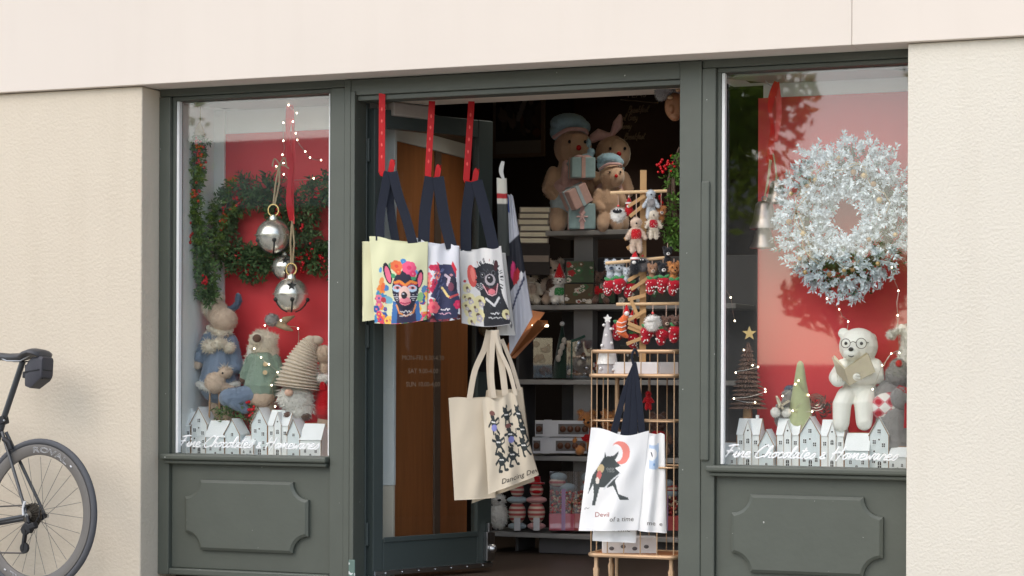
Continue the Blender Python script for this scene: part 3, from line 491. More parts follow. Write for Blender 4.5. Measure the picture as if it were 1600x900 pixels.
x = X('cream_tote', 'third cream tote bag showing behind the other two cream totes', 'tote bag', 785, 525, .44); bag(x, 'cloth', [(760, 610, 4), (817, 606, 4), (836, 752, 4), (738, 787, 4)], CV(30, 40, 0, 1, 0, 1, (205, 190, 165)), 4, 1.4, 2.4); handle(x, CREAMW, [(812, 610, 3), (800, 570, 3), (784, 530, 3)], 6)

x = X('power_box', 'white junction box with black cable beside the open door', 'junction box', 606, 740, .5); x.g().box(-9, 9, -6, 4, -15, 15).obj('housing', offw, x.t, smooth=0, bevel=.002); x.tube('cable', black, [(612, 755, 0), (614, 780, 0), (608, 800, 0), (598, 806, 0)], .9); x.ell('plug', black, (598, 742, -8), (5, 5, 7))
# ---------------------------------------------------------------- little white houses along both sills
hw = M('house_white', (238, 240, 239), rough=.65, var=.05, vs=60, bump=.25, bs=300); hroof = M('house_roof', (240, 242, 242), rough=.6, var=.03, vs=50, bump=.2, bs=200); hblue = M('house_pale_blue', (224, 231, 232), rough=.65, var=.06, vs=60, bump=.25, bs=300)
brn = M('house_brown_edge', (150, 112, 78), rough=.8, var=.2, vs=90); hole = M('house_dark_opening', (48, 42, 38), rough=.9)
def win_mesh(kind):
    g = G()
    if kind == 'arch' or kind == 'door':
        h = .014 if kind == 'arch' else .024; wd = .0042 if kind == 'arch' else .005
        pts = [(-wd, 0), (wd, 0)]+[(wd*math.cos(R(a)), h-wd+wd*math.sin(R(a))) for a in range(0, 181, 30)]; g.prism(pts, -.0008, .0012); g.m = 1; g.prism([(x*1.35, z*1.05-.0006) for x, z in pts], -.0002, .0014)
        g.box(-.0006, .0006, -.0016, 0, 0, h); g.box(-wd, wd, -.0016, 0, h*.45, h*.45+.001)
    elif kind == 'round': g.lathe([(.0028, 0), (.0028, .002)], (0, .0012, 0), 10, (R(90), 0, 0)); g.m = 1; g.lathe([(.0042, 0), (.0042, .0016)], (0, .0014, 0), 10, (R(90), 0, 0))
    else:
        g.box(-.0046, .0046, -.0008, .0012, 0, .012); g.m = 1; g.box(-.0007, .0007, -.0018, 0, 0, .012); g.box(-.0046, .0046, -.0018, 0, .0054, .0066); g.box(-.0062, .0062, -.0022, .0014, -.0022, 0); g.box(-.006, .006, -.002, .0014, .012, .0136)
    me = bpy.data.meshes.new('window' if kind != 'door' else 'door'); me.from_pydata(g.v, [], g.f); me.materials.append(hole); me.materials.append(hw); me.polygons.foreach_set('material_index', g.mi); return me
WM = {k: win_mesh(k) for k in ('sq', 'arch', 'door', 'round')}
def house(kind, u0, u1, vt, Y, label, blue=False, deep=.085):
    pad = 2.5 if kind in 'DE' else .6; a = P(u0-pad, 700, Y); b = P(u1+pad, 700, Y); cx = (a.x+b.x)/2; W = b.x-a.x; zb = ZS+.0072; H = P((u0+u1)/2, vt, Y).z-zb
    t = thing('ceramic_house', label, 'ornament', (cx, Y, zb), 0, 'white ceramic houses on the window sills'); w2 = W/2; wm = hblue if blue else hw; e = .0035
    def add(kindw, x, z, y=-.0003, s=1): o = link('door' if kindw == 'door' else 'window', WM[kindw], t, (x, y, z)); o.scale = (s*1.25, 1, s*1.25); return o
    tr = G()
    if kind in 'AD':
        ze = H*(.66 if kind == 'A' else .6); g = G().prism([(-w2, 0), (w2, 0), (w2, ze), (0, H-e), (-w2, ze)], 0, deep); g.obj('wall', wm, t, smooth=0)
        q = 1.08; g = G().prism([(-w2*q, ze-.004), (0, H-e*.4), (w2*q, ze-.004), (w2*q, ze+e), (0, H+e), (-w2*q, ze+e)], -.004, deep+.002); g.obj('roof', hroof, t, smooth=0)
        tr.tube([(-w2*q, -.0045, ze-.003), (0, -.0045, H), (w2*q, -.0045, ze-.003)], .0019, 5); tr.tube([(w2, -.0005, 0), (w2, -.0005, ze)], .0017, 5); tr.tube([(-w2, -.0005, 0), (-w2, -.0005, ze)], .001, 5)
        if kind == 'A':
            add('sq', 0, H*.70); add('sq', -w2*.5, H*.5); add('sq', w2*.45, H*.44); add('arch', -w2*.55, H*.14); add('arch', w2*.62, H*.14); add('door', w2*.05, H*.02, s=1.1); add('sq', w2*.5, H*.27, s=.8); add('round', 0, H*.58); add('round', -w2*.5, H*.36)
            for q2 in (.3, .6): o = add('sq', w2+.0004, H*.45, deep*q2); o.rotation_euler = (0, 0, R(90))
        else: add('sq', 0, H*.56, s=.8); add('sq', -w2*.4, H*.3, s=.8); add('sq', w2*.4, H*.3, s=.8); add('door', 0, 0, s=.75)
    elif kind == 'B':
        ze = H*.68; G().prism([(-w2, 0), (w2, 0), (w2, ze), (-w2, ze)], 0, deep).obj('wall', wm, t, smooth=0)
        g = G(); g.add([(-w2-.002, -.004, ze-.002), (w2+.002, -.004, ze-.002), (w2+.002, deep/2, H), (-w2-.002, deep/2, H), (-w2-.002, deep+.004, ze-.002), (w2+.002, deep+.004, ze-.002)], [(0, 1, 2, 3), (3, 2, 5, 4), (0, 3, 4), (1, 5, 2), (0, 4, 5, 1)]); g.obj('roof', hroof, t, smooth=0)
        tw = W*.17; G().prism([(-tw, 0), (tw, 0), (tw, ze), (0, H*.93), (-tw, ze)], -.0052, deep*.4).obj('gable_tower', hw, t, smooth=0); G().prism([(-tw*1.2, ze-.003), (0, H*.93), (tw*1.2, ze-.003), (tw*1.2, ze+.002), (0, H*.97), (-tw*1.2, ze+.002)], -.007, deep*.45).obj('gable_roof', hroof, t, smooth=0)
        add('round', 0, H*.76, -.0056); add('arch', 0, H*.5, -.0056, 1.1); add('door', 0, H*.03, -.0056, 1.0)
        for s in (-1, 1): add('sq', s*w2*.66, H*.48, s=.95); add('sq', s*w2*.66, H*.25, s=.95); tr.tube([(s*w2, -.0005, 0), (s*w2, -.0005, ze)], .0017, 5); tr.tube([(s*tw, -.0057, 0), (s*tw, -.0057, ze)], .0009, 5)
        tr.tube([(-tw*1.2, -.0072, ze-.003), (0, -.0072, H*.95), (tw*1.2, -.0072, ze-.003)], .001, 5); tr.tube([(w2+.0022, -.004, ze-.002), (w2+.0022, deep/2, H), (w2+.0022, deep, ze)], .0017, 5)
        boxpart('chimney', hw, t, w2*.45, w2*.7, deep*.45, deep*.6, H*.88, H*1.07, 0)
    else:
        ze = H*(.55 if kind == 'C' else .62); G().prism([(-w2, 0), (w2, 0), (w2, ze), (-w2, ze)], 0, deep).obj('wall', wm, t, smooth=0)
        g = G(); g.add([(-w2-.003, -.006, ze-.003), (w2+.003, -.006, ze-.003), (w2-.002, deep/2, H), (-w2+.002, deep/2, H), (-w2-.003, deep+.006, ze-.003), (w2+.003, deep+.006, ze-.003)], [(0, 1, 2, 3), (3, 2, 5, 4), (0, 3, 4), (1, 5, 2), (0, 4, 5, 1)]); g.obj('roof', hroof, t, smooth=0)
        for s in (-1, 1): add('arch', s*w2*.5, ze*.3, s=.9 if kind == 'C' else .7); tr.tube([(s*w2, -.0005, 0), (s*w2, -.0005, ze)], .0017, 5)
        add('door', 0, 0, s=.7 if kind == 'C' else .5); tr.tube([(-w2*.9, deep/2, H+.0005), (0, deep/2, H+.002), (w2*.9, deep/2, H+.0005)], .0014, 5)
    tag(tr.obj('brown_edging', brn, t), kind='stuff')
for a in (('B', 271, 298, 643, 'tall house with round gable window, leftmost in the plush window', 0), ('A', 298, 323, 637, 'tall steep gabled house left of the low cottage, under the blue reindeer', 0), ('C', 322, 351, 657, 'low wide cottage in front of the fir sprig and berries', 1), ('D', 353, 372, 655, 'small pointed house between low cottage and tiny house, plush window', 1), ('E', 378, 394, 681, 'tiny low house in the middle of the plush window row', 0), ('A', 393, 417, 638, 'tall steep gabled house under the green cardigan dog', 1), ('B', 419, 450, 641, 'tall wide house with gable tower, in front of the gnome beard', 0), ('D', 451, 466, 655, 'small pointed house right of the gnome, plush window', 1), ('C', 469, 501, 662, 'low wide cottage at the right end of the plush window', 0)):
    house(a[0], a[1], a[2], a[3], .262 if a[0] in 'CDE' else .285, 'white ceramic '+a[4], a[5])
for a in (('E', 1123, 1149, 692, 'tiny low house at the left end of the wreath window', 0), ('B', 1152, 1186, 654, 'tall house with gable tower in front of the pine cone tree', 0), ('D', 1188, 1207, 672, 'small pointed house right of the pine cone tree', 1), ('B', 1214, 1248, 654, 'tall house with gable tower in front of the green felt tree', 0), ('A', 1250, 1281, 652, 'tall steep gabled house just right of the green felt tree', 1), ('B', 1283, 1318, 656, 'tall house with gable tower under the bear left foot', 0), ('C', 1320, 1357, 677, 'low wide cottage under the bear right foot', 1), ('A', 1359, 1388, 652, 'tall steep gabled house in front of the plaid plush toy', 1), ('E', 1391, 1414, 699, 'tiny low house at the right end of the wreath window', 0)):
    house(a[0], a[1], a[2], a[3], .262 if a[0] in 'CDE' else .285, 'white ceramic '+a[4], a[5])
# ---------------------------------------------------------------- greenery helpers
def needles(g, base, d, length, n, nl, wd, q, spread=1.0):          # one sprig: short leaves along a stem
    d = d.normalized(); a = d.orthogonal().normalized(); b = d.cross(a)
    for i in range(n):
        t = (i+.5)/n; p = base+d*(length*t); an = q.uniform(0, 6.283); o = (a*math.cos(an)+b*math.sin(an))*spread; e = (o+d*q.uniform(.5, 1.1)).normalized(); s = e.cross(Vector((q.uniform(-1, 1), q.uniform(-1, 1), q.uniform(-1, 1)))).normalized()*wd/2; l = nl*q.uniform(.7, 1.2)
        g.add([p, p+e*l*.5+s, p+e*l, p+e*l*.5-s], [(0, 1, 2, 3)])
fir = M('fir_green', (84, 112, 58), rough=.7, var=.45, vs=40); fir_d = M('fir_dark', (72, 96, 54), rough=.7, var=.45, vs=40); twig = M('twig', (96, 74, 54), rough=.9, var=.2); berry = M('red_berry', (200, 22, 32), rough=.25, var=.1)
burlap = M('burlap', (178, 158, 128), rough=.95, var=.15, bump=.4, bs=300)
def berries(x, clusters, q, n=9, r=2.3, spread=(7, 5, 12)):
    for (u, v, d) in clusters:
        g = x.g()
        for i in range(n): g.ell(x.p(u+q.gauss(0, spread[0]/2), v+q.gauss(0, spread[2]/2), d-abs(q.gauss(0, spread[1]/2))), r*q.uniform(.8, 1.15), n=8, m=6)
        tag(g.obj('berry_cluster', berry, x.t), kind='stuff')
q = random.Random(11)
x = X('garland', 'hanging green fir garland with red berries by the white side wall', 'garland', 313, 165, .36)
x.tube('cord', burlap, [(313, 158, 0), (313, 200, 0)], .8); x.g().lathe([(9, 0), (7, 10), (1, 22)], x.p(312, 212, 0), 10).obj('cord_cap', burlap, x.t)
path = smooth_path([x.p(*a) for a in ((310, 212, 0), (302, 240, 0), (306, 268, 0), (300, 300, 0), (306, 335, 0), (312, 370, 0), (320, 405, 0), (325, 440, 0), (328, 462, 0))], 8); x.g().tube(path, 1.5, 6).obj('stem', twig, x.t)
g = x.g()
for i in range(420):
    p = path[int(i/420*(len(path)-1))]; d = Vector((q.gauss(0, 1), q.gauss(-.3, .6), q.gauss(-.9, .6))); needles(g, p, d, q.uniform(12, 24), 10, 10, 3.6, q)
tag(g.obj('foliage', fir, x.t), kind='stuff'); berries(x, [(312, 228, -9), (316, 250, -9), (307, 300, -10), (297, 372, -9), (322, 438, -9)], q, 14)
def wreath(label, u, v, Y, Rr, th, n, mat, nb, a0=0, a1=360, seed=2, name='wreath', nl=10, nw=3.6, sl=(14, 26), nn=11, vst=1.0, rz=0.0):
    x = X(name, label, 'wreath', u, v, Y, rz=rz); q = random.Random(seed); pt = lambda a, rr, d: Vector((rr*math.cos(a), d, rr*math.sin(a)*vst))
    x.g().tube([pt(R(i*12), Rr, 0) for i in range(30)], th*.22, 6, closed=True).obj('ring', twig, x.t); g = x.g()
    for i in range(n):
        a = R(q.uniform(a0, a1)); m = q.gauss(0, th*.4); b = q.uniform(0, 6.28); base = pt(a, Rr+th*.45*math.cos(b), -abs(th*.35*math.sin(b)))
        d = Vector((math.cos(a)*math.cos(b)-math.sin(a)*.8, -abs(math.sin(b))*.9-.1, math.sin(a)*math.cos(b)+math.cos(a)*.8))+Vector((q.gauss(0, .35), q.gauss(0, .25), q.gauss(0, .35))); needles(g, base, d, q.uniform(*sl), nn, nl, nw, q)
    tag(g.obj('foliage', mat, x.t), kind='stuff')
    for i in range(nb): a = R(q.uniform(a0, a1)); c = pt(a, Rr+q.gauss(0, th*.4), -th*.6); berries(x, [(u+c.x, v-c.z, c.y)], q, 8, 2.1)
    return x
wreath('green fir wreath with red berries hanging on red panel behind the bells', 398, 355, .49, 56, 26, 420, fir_d, 9, seed=3); wreath('second fir wreath with many red berries beside the door post', 524, 352, .49, 56, 26, 400, fir_d, 14, seed=9)
# ---------------------------------------------------------------- silver sleigh bells
silver = M('silver', (240, 236, 226), rough=.27, metal=.85, var=.05, vs=20, bump=.02, bs=60); sildk = M('bell_slot', (48, 48, 46), rough=.7)
def star_pts(cx, cz, r, r2=.42, rot=90): return [(cx+(r if i % 2 == 0 else r*r2)*math.cos(R(rot+i*36)), cz+(r if i % 2 == 0 else r*r2)*math.sin(R(rot+i*36))) for i in range(10)]
def bell(label, u, v, r, Y, top, star=True):
    x = X('sleigh_bell', label, 'bell', u, v, Y, 'silver sleigh bells on cords')
    pr = [(r*math.sin(R(a)), -r*math.cos(R(a))) for a in range(4, 180, 8)]; i = [j for j, p in enumerate(pr) if p[1] > -r*.06][0]; pr[i:i] = [(r*1.0, r*.0), (r*1.1, r*.02), (r*1.1, r*.07), (r*1.0, r*.09)]; pr = [p for p in pr if p[1] < r*.0 or p[1] > r*.08 or p[0] >= r]
    pr = sorted(pr, key=lambda p: p[1]); sh = x.g().lathe(pr, (0, 0, 0), 32).obj('shell', silver, x.t)
    x.g().lathe([(r*.28, r*.94), (r*.26, r*1.12), (r*.14, r*1.16), (r*.14, r*1.22)], (0, 0, 0), 16).obj('cap', silver, x.t)
    x.g().tube([Vector((r*.3*math.cos(R(a)), 0, r*1.5+r*.34*math.sin(R(a)))) for a in range(0, 360, 24)], r*.06, 6, closed=True).obj('ring', M('brass', (196, 172, 120), rough=.25, metal=1), x.t)
    for an in (-60, 10, 80):
        g = x.g(); 
        def onb(a, e): return Vector((r*1.01*math.cos(R(e))*math.sin(R(a)), -r*1.01*math.cos(R(e))*math.cos(R(a)), r*1.01*math.sin(R(e))))
        g.ell(onb(an, -16), r*.13, n=8, m=6); g.tube([onb(an, -16), onb(an, -35), onb(an, -55), onb(an, -75)], r*.05, 6); g.obj('sound_slot', sildk, x.t)
    if star:
        g = x.g(); pts = star_pts(r*.12, r*.52, r*.30); vv = []
        for px, pz in [(r*.12, r*.52)]+pts: vv.append((px, -math.sqrt(max(0, (r*1.035)**2-px*px-pz*pz)), pz))
        g.add(vv, [(0, 1+j, 1+(j+1) % 10) for j in range(10)]); g.obj('star_cutout', sildk, x.t, smooth=0)
    if top: x.g().tube([x.p(u, v-r*1.8), x.p((u+top[0])/2-2, (v-r*1.8+top[1])/2), x.p(top[0], top[1])], 1.6, 6).obj('cord', burlap, x.t); x.g().tube([x.p(u+2, v-r*1.8), x.p((u+top[0])/2+4, (v-r*1.8+top[1])/2), x.p(top[0], top[1])], 1.6, 6).obj('cord', burlap, x.t)
    return x
b1 = bell('upper silver bell on twine, in front of the fir wreath', 427, 369, 27, .37, (437, 255), False); bell('small silver bell with black star, behind the lowest bell', 445, 418, 20, .44, None); bell('lowest silver bell with large black star on its dome', 455, 461, 27, .36, (456, 345))
for i, (a, b) in enumerate(((-12, 6), (10, 8), (-8, -10), (14, -6))): b1.g().tube(smooth_path([b1.p(437, 257), b1.p(437+a*.7, 254-b), b1.p(437+a, 262-b*.3)], 4), 1.2, 5).obj('bow_loop', burlap, b1.t)
x = X('red_ribbon', 'long red satin ribbon hanging from the top behind silver bells', 'ribbon', 453, 160, .40); ribm = M('red_satin', (206, 26, 38), rough=.35, var=.08)
x.g().ribbon(smooth_path([x.p(453, 158), x.p(450, 215, -2), x.p(454, 260), x.p(452, 305, -2), x.p(456, 345)], 6), [8+2*math.sin(i*.7) for i in range(25)], (1, .3, 0), .8).obj('band', ribm, x.t, smooth=30); x.g().ribbon(smooth_path([x.p(456, 158, 2), x.p(459, 230, 2), x.p(457, 300, 3), x.p(459, 350)], 6), 5, (1, -.4, 0), .8).obj('band', ribm, x.t, smooth=30)
# ---------------------------------------------------------------- fairy lights
bulbm = M('fairy_bulb', (255, 236, 205), emit=7, var=0); wirem = M('silver_wire', (200, 190, 175), rough=.3, metal=1)
def fairy(label, pts, Y, seed=1):
    x = X('fairy_lights', label, 'fairy lights', pts[0][0], pts[0][1], Y); q = random.Random(seed); pp = [x.p(a, b, q.uniform(-6, 6)) for a, b in pts]
    mid = []
    for a, b in zip(pp[:-1], pp[1:]): mid += [a, (a+b)/2+Vector((q.uniform(-2, 2), q.uniform(-2, 2), q.uniform(-3, 1)))]
    x.g().tube(smooth_path(mid+[pp[-1]], 4), .45, 4).obj('wire', wirem, x.t); g = x.g()
    for p in pp: g.ell(p, (1.25, 1.25, 1.4), n=8, m=6)
    tag(g.obj('bulbs', bulbm, x.t), kind='stuff')
f1 = lambda L_: [(260+a/4.5, 130+b/4.5) for a, b in L_]; f2 = lambda L_: [(240+a/3.215, 440+b/3.215) for a, b in L_]; f3 = lambda L_: [(1090+a/3.46, 380+b/3.46) for a, b in L_]
fairy('tiny lights on wire falling across red panel beside the ribbon', f1([(861, 157), (915, 207), (888, 268), (912, 353), (921, 399), (978, 480), (1010, 522), (1088, 538)]), .38, 1); fairy('tiny lights on wire running down behind the twine bow', f1([(861, 159), (820, 275), (826, 407), (820, 505), (823, 559), (772, 583), (826, 640), (890, 682), (1037, 668)]), .42, 2)
fairy('tiny lights draped over the green cardigan', f2([(507, 337), (540, 380), (580, 415), (623, 455), (593, 520), (614, 627)]), .31, 3); fairy('tiny lights looping over the ribbed gnome hat and houses', f2([(560, 220), (641, 195), (726, 235), (738, 422), (763, 500), (737, 597), (735, 690), (780, 700)]), .31, 4)
# ---------------------------------------------------------------- plush animals in the left window
def plush(name, c, **kw): return M(name, c, rough=.95, var=kw.pop('var', .14), vs=kw.pop('vs', 60), bump=kw.pop('bump', .6), bs=kw.pop('bs', 260), sheen=.4, spec=.1)
beige = plush('plush_beige', (208, 184, 162)); cream = plush('plush_cream', (230, 218, 198), bump=1); blue = plush('plush_blue', (124, 138, 158)); dblue = plush('plush_slate', (84, 96, 116)); sage = plush('knit_sage', (136, 154, 138), bump=1, bs=180); grey = plush('plush_grey', (150, 146, 144)); brown = plush('plush_brown', (104, 78, 66)); pink = plush('felt_pink', (218, 160, 158)); whitef = plush('plush_white', (236, 232, 224), bump=1); redf = plush('felt_red', (190, 26, 34)); greenf = plush('felt_green', (70, 140, 84))
def fuzz(x, name, mat, cells, n, l, wd, parent=None, seed=1, down=0):   # short hair standing off soft bodies
    q = random.Random(seed); g = x.g()
    for (c, r) in cells:
        c = x.p(*c)
        for i in range(n):
            a, b = q.uniform(0, 6.283), math.acos(q.uniform(-1, 1)); o = Vector((math.sin(b)*math.cos(a), math.sin(b)*math.sin(a), math.cos(b))); p = c+Vector((o.x*r[0], o.y*r[1], o.z*r[2])); e = (o+Vector((q.gauss(0, .4), q.gauss(0, .4), q.gauss(-down, .4)))).normalized(); s = e.orthogonal().normalized()*wd/2; ll = l*q.uniform(.6, 1.2); g.add([p-s, p+s, p+e*ll], [(0, 1, 2)])
    return tag(g.obj(name, mat, parent or x.t), kind='stuff')
x = X('plush_reindeer', 'standing beige plush reindeer in blue coat with slate antlers', 'plush toy', 342, 690, .41); x.t.location.z = P(342, 690, .41).z
x.blob('body', beige, [((350, 500, -6), (21, 19, 19)), ((338, 488, 2), (18, 15, 20))], [([(342, 520, 2), (342, 600, 2)], [12, 22]), ([(336, 600, 0), (334, 690, 0)], [8, 7]), ([(354, 600, 0), (356, 690, 0)], [8, 7]), ([(312, 555, -2), (309, 572, -4)], [5, 6])])
ct = x.blob('coat', blue, [((343, 530, 2), (19, 16, 14))], [([(343, 530, 2), (342, 600, 2)], [18, 33]), ([(326, 528, 0), (312, 560, -3)], [11, 9]), ([(360, 532, 0), (372, 575, -6)], [11, 10]), ([(372, 575, -6), (352, 580, -20)], [9, 8])]); x.blob('coat_hem', whitef, [], [([(312, 600, -14), (330, 606, -28), (352, 606, -28), (374, 600, -14)], [5, 6, 6, 5])], parent=ct)
x.blob('fur_muff', cream, [((330, 541, -20), (12, 8, 9)), ((346, 537, -22), (11, 8, 8)), ((360, 543, -20), (9, 7, 8))]); fuzz(x, 'fur_tufts', cream, [((330, 541, -20), (12, 8, 9)), ((350, 538, -22), (14, 8, 8)), ((330, 476, 0), (14, 12, 20)), ((342, 520, -4), (20, 14, 6))], 90, 8, 1.6)
x.blob('fur_hood', cream, [((328, 478, 2), (13, 12, 18)), ((340, 464, 4), (8, 8, 8))], [([(326, 512, -2), (345, 522, -14), (362, 516, -6)], [5, 6, 4])])
x.blob('antler', dblue, [], [([(356, 484, 0), (368, 480, -2), (373, 468, -2), (371, 461, -2)], [4.5, 5, 5.5, 4])]); x.blob('antler', dblue, [], [([(326, 478, 2), (318, 470, 2), (314, 460, 2)], [4, 4.5, 3.5])])
x = X('plush_bird', 'small beige long-legged plush bird in front of the reindeer', 'plush toy', 335, 690, .335); bd = x.blob('body', beige, [((336, 598, 0), (17, 14, 17), (0, R(-35), 0)), ((352, 582, -2), (11, 10, 9))], [([(346, 604, 0), (368, 610, 2)], [9, 4])]); fuzz(x, 'crest', cream, [((352, 578, -2), (8, 7, 6))], 60, 8, 1.5)
for a, b in ((328, 326), (342, 344)): x.tube('leg', M('stick', (178, 140, 104), rough=.8), [(a, 608, 0), (b, 690, 0)], 1.4)
x.ell('eye', black, (349, 583, -11), 1.6)
x = X('plush_mouse', 'beige plush mouse in pale blue skirt lying behind the low cottage', 'plush toy', 390, 640, .35); x.blob('body', beige, [((409, 619, 0), (20, 15, 17)), ((394, 622, 0), (12, 11, 12))]); x.blob('skirt', blue, [((392, 614, 0), (8, 13, 14), (0, R(20), 0))], [([(390, 616, 0), (372, 622, 0), (356, 622, 0)], [15, 17, 15]), ([(366, 630, -6), (384, 640, -4)], [9, 7])])
q = random.Random(4); x = X('fir_sprig', 'fir sprig with red berries lying behind the low cottages', 'greenery', 365, 655, .33); g = x.g()
for i in range(46): needles(g, x.p(q.uniform(345, 400), q.uniform(628, 658), q.uniform(-6, 6)), Vector((q.gauss(0, 1), q.gauss(-.4, .4), q.gauss(.2, .6))), 16, 9, 8, 2.4, q)
tag(g.obj('foliage', fir, x.t), kind='stuff'); berries(x, [(392, 632, -12), (396, 645, -12)], q, 7)
x = X('plush_dog', 'cream plush dog in sage green knitted cardigan with wooden buttons', 'plush toy', 410, 690, .40)
x.blob('body', cream, [((411, 536, -2), (21, 18, 20)), ((403, 530, -16), (11, 10, 10)), ((424, 548, 0), (10, 10, 12))], [([(411, 552, 2), (411, 610, 2)], [11, 18]), ([(400, 605, 0), (400, 690, 0)], 8), ([(420, 605, 0), (421, 690, 0)], 8)]); x.ell('nose', brown, (404, 529, -26), (7, 4, 6.5)); fuzz(x, 'fur_tufts', cream, [((411, 534, -2), (21, 18, 20)), ((392, 560, 4), (10, 8, 22))], 110, 5, 1.4)
x.blob('hood', whitef, [((394, 553, 6), (9, 8, 16)), ((388, 570, 6), (8, 7, 14))]); cg = x.blob('cardigan', sage, [((411, 562, 0), (18, 15, 10))], [([(411, 560, 0), (410, 603, 0)], [18, 30]), ([(394, 560, 0), (382, 588, -4)], [9, 8]), ([(428, 560, 0), (440, 590, -4)], [9, 8])])
for v in (569, 582): x.g().lathe([(3.6, 0), (3.6, 1.5)], x.p(417, v, -22-(v-569)*.35), 12, (R(90), 0, 0)).obj('button', M('button_wood', (206, 178, 140)), cg)
for a in ((380, 593), (443, 596)): x.ell('paw', brown, (a[0], a[1], -4), (6, 6, 7))
x.blob('bow', burlap, [], [([(430, 508, 4), (444, 500, 4), (458, 494, 4)], [3, 6, 2]), ([(430, 508, 4), (446, 512, 4), (456, 516, 4)], [3, 5, 2])]); x.blob('ear', cream, [((428, 525, -2), (8, 5, 4), (0, R(20), 0))]); x.blob('antler', grey, [((424, 500, 4), (11, 7, 10))])
x = X('plush_gnome', 'gnome with tall ribbed beige hat and fluffy white beard', 'plush toy', 464, 690, .37)
prof = []; n = 17
hp = [(464, 606), (466, 590), (470, 572), (476, 556), (482, 542), (488, 533)]; g = x.g(); pts = smooth_path([x.p(a, b, 2) for a, b in hp], 14); rr = []
for i in range(len(pts)): t = i/(len(pts)-1); rr.append((25*(1-t)**.9+11)*(1+.09*math.sin(i*1.55)))
g.tube(pts, rr, 18); g.obj('hat', plush('knit_beige', (208, 192, 172), bump=.5), x.t, smooth=80); x.blob('hat_tip', MATS['knit_beige'], [((492, 532, 2), (13, 10, 8)), ((484, 530, -4), (8, 7, 6))])
x.blob('beard', whitef, [((462, 622, -8), (27, 17, 21)), ((470, 640, -6), (20, 14, 16))]); fuzz(x, 'beard_hair', whitef, [((462, 620, -8), (27, 17, 22)), ((472, 638, -6), (20, 14, 16))], 260, 9, 1.5, down=.5); x.ell('nose', plush('skin_felt', (226, 184, 160)), (454, 613, -27), (7, 6, 6)); x.ell('ear', MATS['skin_felt'], (453, 594, -20), (4, 4, 4))
for a in (452, 478): x.blob('boot', brown, [((a, 650, -8), (9, 12, 8))], [([(a, 650, -4), (a, 690, -4)], 7)])
x.blob('body', redf, [((474, 650, 4), (26, 18, 30))])
x = X('plush_elf', 'beige plush elf in red and white, half hidden by the door post', 'plush toy', 505, 690, .42); x.blob('body', beige, [((505, 553, 0), (16, 14, 14)), ((506, 575, 2), (9, 9, 12))], [([(506, 600, 0), (506, 690, 0)], 12)]); x.blob('coat', redf, [((508, 632, 2), (18, 14, 26))], [([(508, 595, 0), (508, 640, 0)], [12, 20])]); x.blob('collar', whitef, [((506, 592, -6), (14, 12, 8)), ((489, 585, -4), (8, 7, 14))]); fuzz(x, 'fur_tufts', whitef, [((489, 580, -4), (8, 7, 14))], 80, 5, 1.3)
x.g().prism([(-4, -6), (4, -6), (4, 4), (0, 8), (-4, 4)], -16, -14).obj('badge', redf, x.t, loc=(0, 0, (690-603)*x.k))
# ---------------------------------------------------------------- right window
snow = M('flocked_fir', (230, 238, 244), rough=.9, var=.06, vs=60); n_ = snow.node_tree; L_ = n_.links
nz2 = n_.nodes.new('ShaderNodeTexNoise'); nz2.inputs['Scale'].default_value = 28; nz2.inputs['Detail'].default_value = 3; tc_ = [a for a in n_.nodes if a.type == 'TEX_COORD'][0]; L_.new(tc_.outputs['Object'], nz2.inputs['Vector'])
mr_ = n_.nodes.new('ShaderNodeMapRange'); mr_.inputs[1].default_value = .60; mr_.inputs[2].default_value = .70; L_.new(nz2.outputs['Fac'], mr_.inputs[0]); mx_ = n_.nodes.new('ShaderNodeMix'); mx_.data_type = 'RGBA'; bs_ = n_.nodes['Principled BSDF']
L_.new(mr_.outputs[0], mx_.inputs[0]); L_.new(bs_.inputs['Base Color'].links[0].from_socket, mx_.inputs[6]); mx_.inputs[7].default_value = lin((104, 134, 112))+(1,); L_.new(mx_.outputs[2], bs_.inputs['Base Color'])
x = wreath('large white flocked fir wreath with gold baubles and twine', 1325, 340, .40, 70, 36, 240, fir_d, 0, seed=21, name='snowy_wreath', nl=10, nw=2.8, sl=(16, 26), nn=12, vst=1.14)
q = random.Random(33); g = x.g()
for i in range(900):
    a = q.uniform(0, 6.283); b = q.uniform(-.4, 3.5); Rr = 70+37*math.cos(b)*q.uniform(.3, 1); base = Vector((Rr*math.cos(a), -10-30*abs(math.sin(b))*q.uniform(.4, 1), Rr*math.sin(a)*1.14))
    d = Vector((math.cos(a)*math.cos(b), -abs(math.sin(b))*.8-.25, math.sin(a)*math.cos(b)))+Vector((q.gauss(0, .55), q.gauss(0, .3), q.gauss(0, .55))); needles(g, base, d, q.uniform(9, 24), 18, 7.5, 3.4, q, .9)
tag(g.obj('snowy_tips', snow, x.t), kind='stuff')
gb = M('gold_bauble', (196, 166, 118), rough=.4, metal=.3)
for i in range(20):
    a = i*6.283/20+q.uniform(-.1, .1); rr = q.uniform(50, 96); p = Vector((rr*math.cos(a), -46, rr*math.sin(a)*1.14)); o = x.g().ell(p, q.uniform(3.2, 5.2), n=10, m=7).obj('bauble' if i % 2 else 'pine_cone', gb if i % 2 else M('cone_brown', (160, 122, 82), bump=1, bs=200), x.t)
for s_ in (0, 1): x.g().tube([Vector(((68+8*math.sin(i*1.3+s_*2))*math.cos(i*.2+s_), -46+3*math.sin(i*2.1), (68+8*math.sin(i*1.3+s_))*math.sin(i*.2+s_)*1.14)) for i in range(22)], .8, 5).obj('twine', burlap, x.t)
